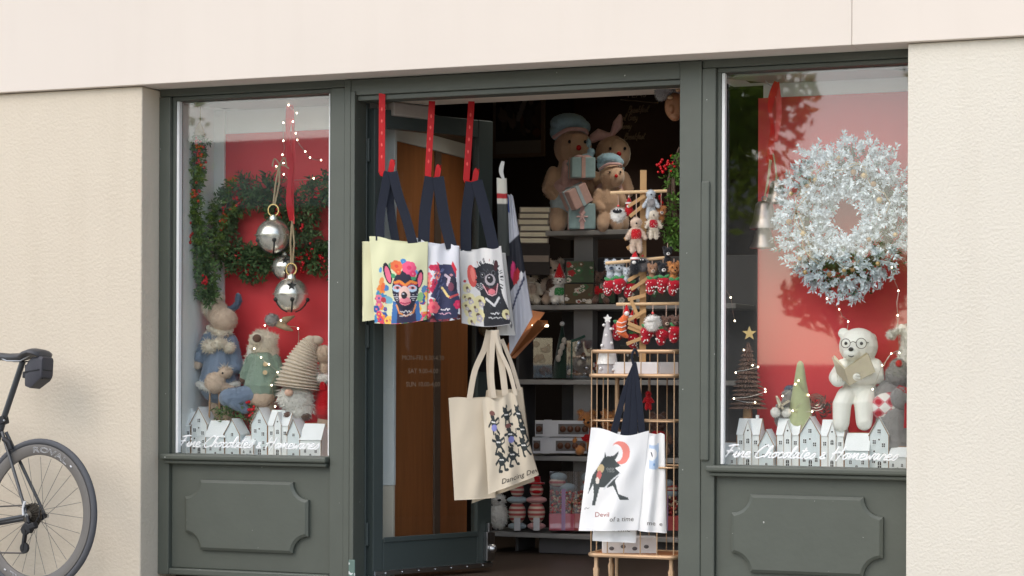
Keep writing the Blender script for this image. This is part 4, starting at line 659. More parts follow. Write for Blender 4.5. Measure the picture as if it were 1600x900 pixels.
# fluted bells on a red ribbon
x = X('red_ribbon', 'bright red ribbon loop hanging left of the snowy wreath', 'ribbon', 1211, 128, .38)
x.g().ribbon(smooth_path([x.p(1214, 128), x.p(1203, 165, -2), x.p(1207, 205), x.p(1202, 255)], 6), [9+3*math.sin(i*.5) for i in range(19)], (1, .4, 0), .8).obj('band', ribm, x.t, smooth=30); x.g().ribbon(smooth_path([x.p(1214, 128, 2), x.p(1218, 175, 3), x.p(1212, 220, 2)], 6), 8, (1, -.3, 0), .8).obj('band', ribm, x.t, smooth=30)
x.g().tube(smooth_path([x.p(1196, 126), x.p(1206, 134), x.p(1218, 120)], 5), .9, 5).obj('hook', steel, x.t)
pew = M('pewter', (158, 146, 140), rough=.36, metal=.9, var=.12, vs=50)
def fluted(label, u, vt, vb, r, Y):
    x = X('fluted_bell', label, 'bell', u, vb, Y, 'pewter fluted bells'); h = vb-vt; x.g().lathe([(r*.16, h*1.0), (r*.42, h*.97), (r*.58, h*.88), (r*.68, h*.6), (r*.78, h*.3), (r*1.0, h*.04), (r*.98, 0), (r*.8, h*.06)], (0, 0, 0), 36, flute=.06).obj('shell', pew, x.t, smooth=60)
    x.g().tube([Vector((r*.16*math.cos(R(a)), 0, h*1.08+r*.16*math.sin(R(a)))) for a in range(0, 360, 30)], r*.05, 5, closed=True).obj('ring', pew, x.t); x.ell('clapper', pew, (u, vb-h*.02, 0), r*.14); return x
fluted('pewter fluted bell in the middle, flared rim, on twine', 1194, 314, 358, 22, .36); fluted('lowest pewter fluted bell of the hanging three', 1192, 356, 388, 20, .38); a = fluted('pewter fluted bell hanging behind, nearest the wreath', 1214, 282, 318, 17, .42)
x = X('twine', 'twisted twine holding the pewter bells under the red ribbon', 'twine', 1203, 250, .37)
for b_, c_ in (((1203, 250), (1194, 314)), ((1205, 250), (1197, 300)), ((1208, 240), (1214, 282))): x.tube('strand', burlap, [(b_[0], b_[1], 0), ((b_[0]+c_[0])/2+1, (b_[1]+c_[1])/2, 0), (c_[0], c_[1], 0)], 1.3)
# white bear with glasses reading a book
bw = M('bear_white', (243, 241, 232), rough=.45, var=.03, vs=15, bump=.12, bs=120)
x = X('bear_figure', 'white bear figure with round glasses reading an open book', 'figurine', 1338, 668, .37)
x.blob('body', bw, [((1341, 541, 0), (31, 27, 29)), ((1327, 552, -18), (14, 14, 11)), ((1361, 530, 4), (10, 6, 10.5)), ((1318, 521, 4), (9, 6, 9)), ((1343, 590, 2), (29, 23, 34)), ((1344, 612, 0), (30, 22, 18)), ((1305, 592, -26), (13, 10, 13)), ((1336, 588, -28), (12, 9, 11)), ((1346, 657, -24), (13, 14, 12))], [([(1316, 572, -6), (1303, 590, -18)], [12, 12]), ([(1366, 572, -4), (1368, 588, -14), (1338, 590, -26)], [13, 14, 10]), ([(1320, 618, -10), (1312, 632, -20), (1311, 662, -20)], [15, 15, 13]), ([(1352, 618, -10), (1346, 632, -22), (1346, 660, -24)], [16, 16, 13])], vox=1.1, soft=14)
for i in range(3): x.tube('finger_line', M('bear_groove', (190, 184, 168)), [(1330, 582+i*5, -38), (1340, 583+i*5, -37)], .5); x.tube('finger_line', MATS['bear_groove'], [(1302+i*4, 586, -35), (1303+i*4, 596, -35)], .5)
x.ell('nose', M('bear_nose', (70, 66, 66), rough=.4), (1324, 546, -31), (4, 3, 3.2)); x.tube('mouth', MATS['bear_nose'], [(1320, 556, -29), (1325, 558, -31), (1331, 555, -29)], .7); x.ell('inner_ear', MATS['bear_nose'], (1360, 530, -2), (4, 2, 5.5), None, (0, R(15), 0))
for a, b in ((1317, 537), (1341, 537)): x.ell('eye', MATS['bear_nose'], (a, b, -25.5), 2.6)
gm = M('glasses_wire', (110, 100, 92), rough=.3, metal=.8); gs = x.g()
for a, r in ((1316, 7), (1340, 8)): gs.tube([x.p(a+r*math.cos(R(t)), 537+r*math.sin(R(t)), -30) for t in range(0, 360, 20)], .6, 5, closed=True)
gs.tube([x.p(1323, 536, -30), x.p(1327, 534, -31), x.p(1332, 536, -30)], .6, 5); gs.tube([x.p(1348, 536, -30), x.p(1364, 534, -6)], .6, 5); gs.obj('glasses', gm, x.t)
cov = M('book_cover', (196, 184, 160), rough=.7); pag = M('book_pages', (244, 234, 206), rough=.8)
bk = x.g().add([x.p(1314, 577, -30), x.p(1348, 553, -44), x.p(1359, 581, -44), x.p(1322, 602, -30), x.p(1315, 577, -28), x.p(1349, 553, -42), x.p(1360, 581, -42), x.p(1323, 602, -28)], [(0, 3, 2, 1), (4, 5, 6, 7), (0, 1, 5, 4), (1, 2, 6, 5), (2, 3, 7, 6), (3, 0, 4, 7)]).add([x.p(1314, 577, -30), x.p(1292, 558, -46), x.p(1300, 584, -46), x.p(1322, 602, -30), x.p(1313, 576, -28), x.p(1292, 557, -44), x.p(1300, 583, -44), x.p(1322, 601, -28)], [(0, 1, 2, 3), (7, 6, 5, 4), (0, 4, 5, 1), (1, 5, 6, 2), (2, 6, 7, 3), (3, 7, 4, 0)]).obj('book', cov, x.t, smooth=0)
x.g().add([x.p(1315, 576, -28), x.p(1346, 551, -41), x.p(1349, 553, -38), x.p(1318, 578, -26), x.p(1357, 578, -38), x.p(1324, 600, -26)], [(0, 1, 2, 3), (3, 2, 4, 5)]).add([x.p(1313, 576, -28), x.p(1295, 556, -43), x.p(1298, 556, -38), x.p(1316, 575, -25), x.p(1300, 581, -42), x.p(1320, 600, -26)], [(0, 3, 2, 1), (1, 2, 4), (0, 1, 4, 5)]).obj('pages', pag, bk, smooth=0)
# pine cone tree with star
x = X('pine_cone_tree', 'brown layered pine cone tree with gold star on top', 'ornament', 1168, 690, .38); pcm = M('cone_scales', (126, 98, 84), rough=.8, var=.35, vs=50); lt = M('trunk_wood', (206, 168, 126), rough=.7)
x.tube('trunk', lt, [(1168, 690, 0), (1168, 560, 0)], [9, 4]); g = x.g(); q = random.Random(6)
for i in range(15):
    t = i/14; v = 634-t*95; r = 25*(1-t)**.75+2; nn = max(8, int(r*1.1)+6)
    for j in range(nn):
        a = j*6.283/nn+i*.4; o = Vector((math.cos(a), math.sin(a), 0)); s = Vector((-o.y, o.x, 0))*(r*2.2/nn+1.2); c = x.p(1168, v); p = c+o*r*.45+Vector((0, 0, 4)); e = c+o*(r+q.uniform(-1, 2))+Vector((0, 0, -4)); g.add([p-s, p+s, e+s*.9+Vector((0, 0, -1)), e+o*2.5, e-s*.9+Vector((0, 0, -1)), p+Vector((0, 0, -5))], [(0, 1, 2, 3, 4), (0, 5, 1), (1, 5, 2), (2, 5, 3), (3, 5, 4), (4, 5, 0)])
tag(g.obj('scales', pcm, x.t, smooth=0), kind='stuff'); x.g().prism(star_pts(2, 169, 11.5), -3, 2).obj('star', M('gold_star', (226, 192, 128), rough=.35, metal=.7), x.t, smooth=0)
x = X('felt_tree', 'pale green felt cone tree between pine cone tree and bear', 'ornament', 1250, 690, .36); x.g().lathe([(24, 0), (22, 20), (18.5, 40), (16, 62), (10, 92), (7, 112), (5, 122), (2, 126)], (0, 0, 0), 20).obj('cone', plush('felt_sage', (176, 182, 140), bump=.5), x.t); x.tube('seam_curl', MATS['felt_sage'], [(1246, 590, -12), (1243, 600, -15), (1248, 606, -16)], 1)
x = X('mouse_figure', 'small grey mouse figure with book and white pompom feet', 'figurine', 1222, 690, .345); x.blob('body', grey, [((1226, 652, 4), (15, 12, 20)), ((1232, 617, 2), (10, 9, 9))], [([(1228, 640, 2), (1231, 622, 2)], [10, 8]), ([(1222, 634, -4), (1212, 634, -12)], [4, 3])]); x.blob('hat', dblue, [((1236, 607, 4), (10, 8, 5))])
for a in (1210, 1227): x.ell('pompom', whitef, (a, 644, -12), (8, 8, 8)); fuzz(x, 'pompom_fluff', whitef, [((a, 644, -12), (8, 8, 8))], 70, 2.2, .9)
bk = x.g().obox(x.p(1216, 630, -16), (3, 14, 20), (0, R(-25), 0)).obox(x.p(1222, 631, -16), (3, 14, 20), (0, R(60), 0)).obj('book', cov, x.t, smooth=0); x.g().obox(x.p(1213, 627, -17), (2, 12, 18), (0, R(-15), 0)).obj('pages', pag, bk, smooth=0)
x = X('wire_spring', 'silver wire spiral and fir sprig behind the felt tree', 'ornament', 1275, 650, .40); x.g().tube([x.p(1275+(3+i*.22)*math.cos(i*.6), 628+(3+i*.2)*math.sin(i*.6), 3*math.sin(i*.9)) for i in range(60)], .7, 5).obj('spiral', wirem, x.t); q = random.Random(9); g = x.g()
for i in range(26): needles(g, x.p(q.uniform(1268, 1300), q.uniform(630, 660), 8), Vector((q.gauss(0, .6), q.gauss(0, .4), q.gauss(.8, .5))), 15, 9, 7, 2, q)
tag(g.obj('foliage', M('fir_blue', (84, 108, 96), rough=.8, var=.3), x.t), kind='stuff')
# plaid plush and striped hat on the right
plaid = M('plaid', (226, 220, 214), rough=.95); n_ = plaid.node_tree; L_ = n_.links; tc_ = [a for a in n_.nodes if a.type == 'TEX_COORD'][0]; bs_ = n_.nodes['Principled BSDF']; w1 = n_.nodes.new('ShaderNodeTexWave'); w1.bands_direction = 'X'; w1.inputs['Scale'].default_value = 7; w2_ = n_.nodes.new('ShaderNodeTexWave'); w2_.bands_direction = 'Z'; w2_.inputs['Scale'].default_value = 7
mm = n_.nodes.new('ShaderNodeMath'); mm.operation = 'ADD'; cr = n_.nodes.new('ShaderNodeValToRGB'); cr.color_ramp.interpolation = 'CONSTANT'; cr.color_ramp.elements[0].color = lin((228, 222, 216))+(1,); cr.color_ramp.elements[1].position = .5; cr.color_ramp.elements[1].color = lin((206, 130, 134))+(1,); e_ = cr.color_ramp.elements.new(.74); e_.color = lin((178, 40, 52))+(1,)
for a in (w1, w2_): L_.new(tc_.outputs['Object'], a.inputs['Vector'])
L_.new(w1.outputs['Fac'], mm.inputs[0]); L_.new(w2_.outputs['Fac'], mm.inputs[1]); ml_ = n_.nodes.new('ShaderNodeMath'); ml_.operation = 'MULTIPLY'; ml_.inputs[1].default_value = .5; L_.new(mm.outputs[0], ml_.inputs[0]); L_.new(ml_.outputs[0], cr.inputs[0]); L_.new(cr.outputs[0], bs_.inputs['Base Color'])
x = X('plush_hedgehog', 'grey plush animal in red plaid coat with red nose and scarf', 'plush toy', 1396, 690, .36); x.blob('body', grey, [((1402, 586, -4), (20, 18, 18)), ((1398, 625, 6), (32, 22, 36)), ((1402, 570, -2), (12, 11, 9))], [([(1398, 640, 0), (1398, 690, 0)], [30, 28])]); ct = x.blob('plaid_coat', plaid, [((1394, 636, -4), (34, 24, 26))]); x.blob('arm', grey, [((1401, 622, -26), (15, 8, 18))]); x.ell('nose', redf, (1401, 568, -16), (5.5, 5, 6)); x.g().ribbon(smooth_path([x.p(1398, 604, -24), x.p(1410, 612, -30), x.p(1412, 640, -30), x.p(1411, 668, -30)], 4), 10, (1, .2, 0), 2).obj('scarf', redf, x.t)
fuzz(x, 'fur_tufts', grey, [((1402, 586, -4), (20, 18, 18))], 160, 3, 1)
x = X('pompom_hat', 'white fluffy hat with drooping pompom at the far right pane edge', 'plush toy', 1415, 600, .43); x.blob('hat', whitef, [((1393, 523, 0), (7, 7, 6.5)), ((1424, 560, 0), (22, 18, 26))], [([(1394, 522, 0), (1408, 512, 0), (1420, 520, 0), (1424, 550, 0)], [4, 7, 12, 16])]); fuzz(x, 'fluff', whitef, [((1393, 523, 0), (7, 7, 6.5)), ((1418, 530, 0), (12, 12, 16))], 130, 5, 1); x.blob('head', beige, [((1424, 590, 2), (18, 16, 18))], [([(1424, 600, 4), (1424, 700, 4)], 18)])
x.g().tube(smooth_path([x.p(1378, 575, -6), x.p(1388, 556, -8), x.p(1402, 548, -8), x.p(1414, 548, -8)], 5), .7, 5).obj('wire_halo', wirem, x.t)
fairy('tiny lights wrapped round the pine cone tree', f3([(250, 577), (296, 660), (328, 668), (205, 700), (366, 788), (366, 803), (195, 840), (312, 860)]), .31, 7); fairy('tiny lights over the green felt tree and mouse', f3([(458, 826), (530, 762), (543, 742), (600, 820), (512, 905), (618, 910)]), .30, 8); fairy('tiny lights hanging under the snowy wreath at right', f3([(1050, 130), (1085, 257), (1080, 390), (1095, 592), (1045, 597), (1000, 660), (952, 790)]), .31, 9); fairy('tiny lights dangling below the snowy wreath above the bear', f3([(700, 300), (765, 357), (815, 423), (790, 607)]), .34, 10); fairy('tiny lights in the dark gap at the window edge', f3([(135, 150), (135, 232), (180, 293), (200, 420)]), .34, 12)
# ---------------------------------------------------------------- shop interior: shelves
sh = thing('shelf_unit', 'grey shelving unit stacked with gifts at the back of the shop', 'shelves', (0, 1.75, 0)); SY = 1.75
def sp(nm, m, x0, x1, y0, y1, z0, z1, bv=.003): o = boxpart(nm, m, sh, x0, x1, y0, y1, z0, z1, bv); o.matrix_parent_inverse = Matrix.Translation(-sh.location); return o
ZSH = {}
for i, (u0, u1, v) in enumerate(((852, 990, 361), (806, 1150, 477), (800, 1150, 593), (790, 1150, 711), (760, 1150, 830))):
    a = P(u0, v, SY); b = P(u1, v, SY); sp('shelf_board', shelfm, a.x, b.x, SY, SY+.34, a.z-.024, a.z); ZSH[v] = a.z
a = P(905, 400, SY+.2).x; sp('support_post', shelfm, a, a+.1, SY+.12, SY+.2, ZSH[830]+.001, ZSH[361]-.025); a = P(920, 400, SY+.3).x; grp = M('back_grey', (92, 90, 90), rough=.8)
sp('back_panel', grp, P(880, 400, SY+.36).x, P(1200, 400, SY+.36).x, SY+.345, SY+.365, 0, ZSH[477]+.25); sp('side_panel', grp, P(812, 700, SY).x-.06, P(812, 700, SY).x-.045, SY+.1, SY+.344, 0, ZSH[477]-.03)
sp('base_panel', grp, P(835, 860, SY).x, P(1150, 860, SY).x, SY+.06, SY+.08, 0, ZSH[830]-.026)
def onshelf(x, v): x.t.location.z += 0; return x
# stacked books
bkm = [M('book_cream', (176, 164, 148), rough=.8), M('book_tan', (150, 136, 122), rough=.8), M('book_pale', (190, 182, 170), rough=.8)]
for i in range(6):
    v = 381-i*9.6; x = X('book', ('paperback lying flat, '+['bottom', 'second from bottom', 'third from bottom', 'fourth from bottom', 'fifth from bottom', 'topmost'][i]+' of the pile beside gingerbread dolls'), 'book', 833+(i % 3)*1.5, v, SY+.05, 'books piled beside the gingerbread dolls')
    c = x.g().box(-24, 24, -12, 14, 0, 8.6).obj('cover', bkm[i % 3], x.t, smooth=0, bevel=.001); x.g().box(-22, 22, -12.6, 12, 1.2, 7.4).obj('pages', pag, x.t, smooth=0)
x = X('display_box', 'dark box under the pile of books', 'box', 833, 430, SY+.05); x.g().box(-26, 26, -14, 20, 0, 48).obj('carton', M('dark_carton', (60, 54, 50), rough=.8), x.t, smooth=0, bevel=.002); x.g().box(-24, 24, -15, -14.2, 20, 30).obj('carton_label', bkm[1], x.t, smooth=0)
# gingerbread dolls
ginger = plush('gingerbread', (202, 170, 142), bump=.25, bs=200, var=.06); face = plush('ginger_face', (216, 184, 156), bump=.2, var=.05); babyb = plush('baby_blue', (158, 192, 206), bump=.5); palep = plush('pale_pink', (222, 184, 180), bump=.3); cloth_b = plush('cloth_pale_blue', (176, 194, 200), bump=.3)
def doll(label, u, v, s, Y, hat, look=0, apron=True):
    x = X('gingerbread_doll', label, 'plush doll', u, v, Y, 'plush gingerbread dolls on the shelf'); p = lambda a, b, c=0: (u+a*s, v-b*s, c*s); S = lambda *a: tuple(k*s for k in a)
    x.blob('body', ginger, [(p(0, 122, 0), S(31, 26, 30)), (p(-8, 60, 2), S(32, 24, 36))], [([p(-8, 100, 2), p(-8, 60, 2)], S(14, 26)), ([p(-32, 84, -2), p(-40, 60, -8), p(-26, 48, -18)], S(11, 12, 10)), ([p(22, 84, 0), p(30, 62, -8)], S(11, 11)), ([p(-20, 26, -8), p(-24, 8, -30)], S(18, 15)), ([p(10, 26, -8), p(16, 8, -30)], S(18, 15))], vox=1.6)
    fc = x.ell('face', face, p(9, 121, -10), S(24, 18, 25)); x.g().tube([x.p(*p(9+24*math.cos(R(a)), 121+25*math.sin(R(a)), -11)) for a in range(0, 360, 20)], 1.0*s, 5, closed=True).obj('face_stitching', cream, fc)
    for a in (-5, 22): x.ell('eye', black, p(a, 128, -26.5), 2.6*s)
    x.ell('nose', M('red_bead', (206, 24, 30), rough=.3), p(11, 119, -29), S(4.6, 3.5, 4.2))
    if apron:
        ap = x.blob('apron', palep, [(p(-6, 56, -8), S(30, 20, 26))], [([p(-10, 96, -16), p(-12, 70, -24)], S(7, 9)), ([p(8, 96, -16), p(8, 70, -24)], S(7, 9))], vox=1.6); x.blob('pinafore', cloth_b, [(p(-10, 40, -12), S(28, 20, 22))], vox=1.6); x.ell('collar_bow', cloth_b, p(6, 96, -24), S(16, 6, 6))
    if hat == 'cap': x.blob('cap', babyb, [(p(-6, 158, 2), S(32, 27, 15)), (p(-22, 146, 2), S(16, 18, 14)), (p(14, 152, 0), S(18, 18, 12))], vox=1.5); x.g().tube(smooth_path([x.p(*p(-32, 136, -8)), x.p(*p(-8, 146, -26)), x.p(*p(20, 146, -22)), x.p(*p(26, 142, -12))], 5), 3*s, 6).obj('cap_band', palep, x.t)
    else: x.blob('bow', palep, [], [([p(-2, 150, -6), p(-26, 152, -6), p(-36, 146, -6)], S(4, 10, 8)), ([p(-2, 150, -6), p(10, 168, -6), p(14, 180, -6)], S(4, 10, 5))], vox=1.4)
    x.t.scale = (.86, .9, 1); return x
doll('largest gingerbread doll in pale blue cap holding stacked gifts', 893, 360, 1.06, SY+.14, 'cap'); doll('gingerbread doll with pink hair bow, standing behind', 956, 360, .98, SY+.24, 'bow'); doll('smaller gingerbread doll in pale blue beret, seated in front', 955, 360, .7, SY+.07, 'cap', apron=False)
gift_b = plush('gift_blue', (158, 186, 188), bump=.2); gift_p = plush('gift_pink', (206, 170, 160), bump=.2)
def gift(label, u, v, w_, h, d, Y, m, rib, rot=0, tilt=0):
    x = X('gift_box', label, 'gift box', u, v, Y, 'soft gift boxes held by the gingerbread dolls', rz=TH+rot); x.g().box(-w_/2, w_/2, -d/2, d/2, 0, h).obj('box', m, x.t, smooth=0, bevel=.006); x.g().box(-w_*.08, w_*.08, -d/2-.8, d/2+.8, -.2, h+.8).obj('ribbon', rib, x.t, smooth=0); x.g().box(-w_/2-.8, w_/2+.8, -d*.08, d*.08, -.2, h+.8).obj('ribbon', rib, x.t, smooth=0); x.t.rotation_euler = (0, tilt, TH+rot); return x
x = gift('pale blue fabric gift box with snowflake on the shelf edge', 909, 359, 42, 40, 34, SY+.03, gift_b, palep)
for i in range(3): x.tube('snowflake', palep, [(909-9*math.cos(R(i*60)), 340-9*math.sin(R(i*60)), -18.5), (909+9*math.cos(R(i*60)), 340+9*math.sin(R(i*60)), -18.5)], 1.3)
gift('pink fabric gift box tilted on its corner, middle of the gift stack', 906, 322, 36, 32, 30, SY-.0, gift_p, cloth_b, R(30), R(-28)); x = gift('pale blue fabric gift box with curly bow, top of the gift stack', 909, 279, 38, 32, 32, SY+.0, gift_b, gift_p, R(8)); x.blob('bow', palep, [((904, 247, -2), (9, 7, 5)), ((916, 247, -2), (9, 7, 5))]); x.blob('plume', babyb, [((921, 222, 8), (4, 4, 7)), ((925, 236, 8), (6, 5, 6)), ((919, 243, 8), (10, 6, 4))])
# assorted toys and boxes on the lower shelves
q = random.Random(17)
def plushie(label, u, v, s, Y, c1, c2, group=None, hat=None, name='plush_toy'):
    x = X(name, label, 'plush toy', u, v, Y, group); p = lambda a, b, c=0: (u+a*s, v-b*s, c*s); S = lambda *a: tuple(k*s for k in a)
    x.blob('body', c1, [(p(0, 22, 0), S(15, 12, 18)), (p(0, 48, -2), S(13, 12, 13)), (p(-9, 60, 0), S(5, 3, 5)), (p(9, 60, 0), S(5, 3, 5)), (p(1, 44, -12), S(6, 5, 5))], [([p(-12, 32, -2), p(-19, 18, -8)], S(5, 5)), ([p(12, 32, -2), p(19, 18, -8)], S(5, 5)), ([p(-8, 10, -4), p(-12, 3, -16)], S(7, 6)), ([p(8, 10, -4), p(12, 3, -16)], S(7, 6))], vox=1.4)
    x.blob('jumper', c2, [(p(0, 24, 0), S(16.5, 13.5, 14))]); 
    for a in (-5, 5): x.ell('eye', black, p(a, 50, -14), 1.6*s)
    x.ell('nose', black, p(1, 46, -17.5), S(2.4, 1.6, 1.8))
    if hat: x.g().lathe([(13*s, 0), (10*s, 10*s), (4*s, 24*s), (1*s, 32*s)], x.p(*p(0, 55, 0)), 14).obj('hat', hat, x.t)
    return x
plushie('cream plush figure with tall hat on the upper shelf beside the towels', 828, 474, .9, SY+.1, cream, beige, hat=beige); plushie('brown long-limbed plush on the upper shelf, slumped in shadow', 866, 474, 1.1, SY+.16, beige, brown); plushie('white-bearded gnome with red hat on the upper shelf', 874, 474, .72, SY+.03, whitef, greenf, hat=redf); plushie('small brown plush at the right end of the upper shelf', 938, 474, .8, SY+.08, brown, redf)
def carton(label, u, v, w_, h, d, Y, base, cols, group='decorated gift tins on the upper shelf', name='gift_tin'):
    x = X(name, label, 'tin', u, v, Y, group); c = CV(40, 40, 0, 1, 0, 1, base); qq = random.Random(u)
    for i in range(14): c.flower(qq.uniform(.05, .95), qq.uniform(.1, .9), qq.uniform(.05, .16), qq.choice(cols), qq.choice(cols), 5)
    x.g().box(-w_/2, w_/2, -d/2, d/2, 0, h*.99).obj('tin_body', M('tin_dark', (60, 62, 56), rough=.4), x.t, smooth=0, bevel=.002)
    me = bpy.data.meshes.new('printed_front'); vv = [((j/39-.5)*w_*.96*x.k, (-d/2-.6)*x.k, (1-i/39)*h*.96*x.k) for i in range(40) for j in range(40)]; me.from_pydata(vv, [], [(i*40+j, (i+1)*40+j, (i+1)*40+j+1, i*40+j+1) for i in range(39) for j in range(39)]); me.materials.append(PRINT); at = me.color_attributes.new('Col', 'FLOAT_COLOR', 'POINT'); cc = np.ones((1600, 4), np.float32); cc[:, :3] = c.c.reshape(-1, 3); at.data.foreach_set('color', cc.ravel()); link('printed_front', me, x.t); return x
xm = [(190, 180, 166), (150, 40, 40), (60, 100, 64), (200, 196, 188), (90, 70, 50)]
carton('tin with red and white winter print, upper of two', 906, 442, 44, 34, 24, SY+.05, (70, 84, 62), xm); carton('tin with green and brown winter print, lower of two', 904, 475, 46, 32, 24, SY+.05, (84, 70, 50), xm); carton('dark green tin beside the ornament tree', 948, 474, 26, 44, 24, SY+.1, (52, 70, 50), xm)
cello = glass_mat('cellophane', .12, (.93, .94, .95))
def hamper(label, u, v, w_, h, Y, fill, rib, name='wrapped_hamper', group=None, top=True):
    x = X(name, label, 'gift bag', u, v, Y, group); qq = random.Random(u); x.g().box(-w_/2, w_/2, -10, 10, 0, h).obj('cellophane', cello, x.t, smooth=0, bevel=.004)
    for i in range(14): x.g().ell((qq.uniform(-.42, .42)*w_, qq.uniform(-6, 6), qq.uniform(.06, .9)*h), (qq.uniform(4, 7), 4, qq.uniform(3.5, 6)), (0, qq.uniform(0, 3), 0), 8, 6).obj('sweet', qq.choice(fill), x.t)
    if rib: x.g().box(-w_*.32, -w_*.26, -11, 11, -.2, h+.5).obj('ribbon', rib, x.t, smooth=0); x.g().ribbon(smooth_path([Vector((-w_*.3, -11, h*.96)), Vector((-w_*.05, -13, h*1.02)), Vector((w_*.2, -11, h*1.1))], 4), 4, (0, 0, 1)).obj('bow', rib, x.t)
    return x
dgr = M('green_ribbon', (20, 60, 46), rough=.5); silv = M('foil_silver', (176, 178, 182), rough=.25, metal=.8, var=.2); choc = M('chocolate', (92, 56, 36), rough=.5)
hamper('silver wrapped hamper with dark green ribbon on the middle shelf', 905, 591, 42, 60, SY+.04, [silv, silv, choc, MATS['book_pale']], dgr); hamper('clear packet of small biscuits beside the dark green tree', 848, 591, 32, 64, SY+.06, [choc, brown, MATS['book_tan']], None)
x = X('dark_tree', 'dark green cone tree ornament on the middle shelf', 'ornament', 878, 591, SY+.1); x.g().lathe([(16, 0), (13, 20), (8, 48), (2, 78), (.5, 84)], (0, 0, 0), 14).obj('cone', plush('felt_dark_green', (40, 60, 50), bump=1), x.t); x.ell('topper', whitef, (878, 506, 0), 4)
for i in range(4): x.ell('patch', MATS['book_pale'], (872+i*3, 560-i*9, -13+i*1.6), (4, 2, 6))
# chocolate boxes
for i, (v, u, n) in enumerate(((708, 876, 4), (682, 880, 4))):
    x = X('chocolate_box', ('lower', 'upper')[i]+' white box of round chocolates with clear lid', 'box', u, v, SY+.04, 'white chocolate boxes on the shelf'); b = x.g().box(-44, 40, -14, 14, 0, 25).obj('tray', M('box_white', (206, 206, 208), rough=.6), x.t, smooth=0, bevel=.002)
    x.g().box(-43, -32, -14.6, -14.1, 4, 20).obj('clear_lid', M('box_window', (96, 88, 84), rough=.3), b, smooth=0); x.g().box(-8, 39, -14.6, -14.1, 4, 20).obj('clear_lid', MATS['box_window'], b, smooth=0)
    for j in range(n): x.ell('chocolate', choc, (u-1+j*11.5, v-12, -15), (4.8, 2.6, 5.2), b)
    x.ell('chocolate', choc, (u-38, v-12, -15), (4.8, 2.6, 5.2), b); x.g().box(-30, -18, -15, 14.6, -.2, 25.8).obj('paper_band', MATS['box_white'], b, smooth=0)
plushie('amber plush bear in red jumper beside the chocolate boxes', 917, 708, 1.05, SY+.08, plush('plush_amber', (190, 128, 74)), redf, 'amber bears on the shelf'); plushie('amber plush bear behind the gold wire stand', 953, 708, 1.05, SY+.1, MATS['plush_amber'], redf, 'amber bears on the shelf'); plushie('small red and white plush behind the white tote bags', 1028, 708, 1.0, SY+.06, brown, redf)
# sweets and soft toys on the lowest shelf
strp = M('stripe_pink', (214, 150, 140), rough=.95, bump=.4); n_ = strp.node_tree; L_ = n_.links; tc_ = [a for a in n_.nodes if a.type == 'TEX_COORD'][0]; wv = n_.nodes.new('ShaderNodeTexWave'); wv.bands_direction = 'Z'; wv.inputs['Scale'].default_value = 14; L_.new(tc_.outputs['Object'], wv.inputs['Vector']); cr = n_.nodes.new('ShaderNodeValToRGB'); cr.color_ramp.elements[0].color = lin((226, 206, 186))+(1,); cr.color_ramp.elements[0].position = .4; cr.color_ramp.elements[1].color = lin((196, 96, 92))+(1,); cr.color_ramp.elements[1].position = .55; L_.new(wv.outputs['Fac'], cr.inputs[0]); L_.new(cr.outputs[0], n_.nodes['Principled BSDF'].inputs['Base Color'])
def stripy(label, u, v, col2, hat):
    x = X('striped_toy', label, 'plush toy', u, v, SY+.02, 'striped plush sweets on the lowest shelf'); x.blob('body', strp, [((u, v-27, 0), (14, 12, 18)), ((u, v-62, 0), (11, 10, 12))]); x.blob('foot_ruffle', col2, [((u, v-6, 0), (15, 11, 6))]); x.blob('neck_ruffle', col2, [((u, v-47, 0), (17, 12, 6))])
    x.g().box(-5, 5, -14, -13, 0, 20).obj('swing_tag', MATS['box_white'], x.t, smooth=0)
    if hat: x.g().lathe([(13, 0), (13, 2), (7, 3), (6, 12)], x.p(u, v-72, 0), 14).obj('hat', redf, x.t); x.ell('smile', redf, (u, v-60, -9), (8, 3, 3))
stripy('striped plush with pale blue ruffles on the lowest shelf', 808, 828, cloth_b, False); stripy('striped plush with pink ruffles and red hat on the lowest shelf', 838, 828, pink, True)
x = X('penguin_toy', 'dim grey plush in clear wrap, left end of lowest shelf', 'plush toy', 779, 827, SY+.05); x.blob('body', whitef, [((779, 806, 0), (14, 11, 20)), ((779, 782, 0), (10, 9, 10))]); x.ell('beak', black, (780, 781, -9), (3, 3, 2))
def sweetbag(label, u, v, w_, h, c1, Y):
    x = X('sweet_bag', label, 'gift bag', u, v, Y, 'clear bags of pink sweets on the lowest shelf'); qq = random.Random(u); b = x.g().box(-w_/2, w_/2, -9, 9, 0, h*.28).obj('card_base', c1, x.t, smooth=0); x.g().box(-w_/2, w_/2, -9.4, 9.4, 0, h).obj('clear_wrap', cello, x.t, smooth=0, bevel=.003); x.g().box(-3, 3, -9.8, -9.5, 0, h*.7).obj('ribbon', M('lilac_ribbon', (186, 150, 190), rough=.5), x.t, smooth=0); g = x.g(); g2 = x.g()
    for i in range(150): (g if qq.random() < .6 else g2).ell((qq.uniform(-.47, .47)*w_, qq.uniform(-8.5, 8.5), qq.uniform(.3, .66)*h), qq.uniform(1.4, 2.6), None, 6, 5)
    tag(g.obj('sweets', M('sweet_red', (196, 70, 66), rough=.4, var=.3), x.t), kind='stuff'); tag(g2.obj('sweets', M('sweet_cream', (232, 206, 176), rough=.4), x.t), kind='stuff')
    for i in range(3): x.g().ell((qq.uniform(-.3, .3)*w_, 0, h*(.72+.09*i)), (w_*.3, 7, 7), None, 12, 8).obj('marshmallow', strp if i % 2 else cloth_b, x.t)
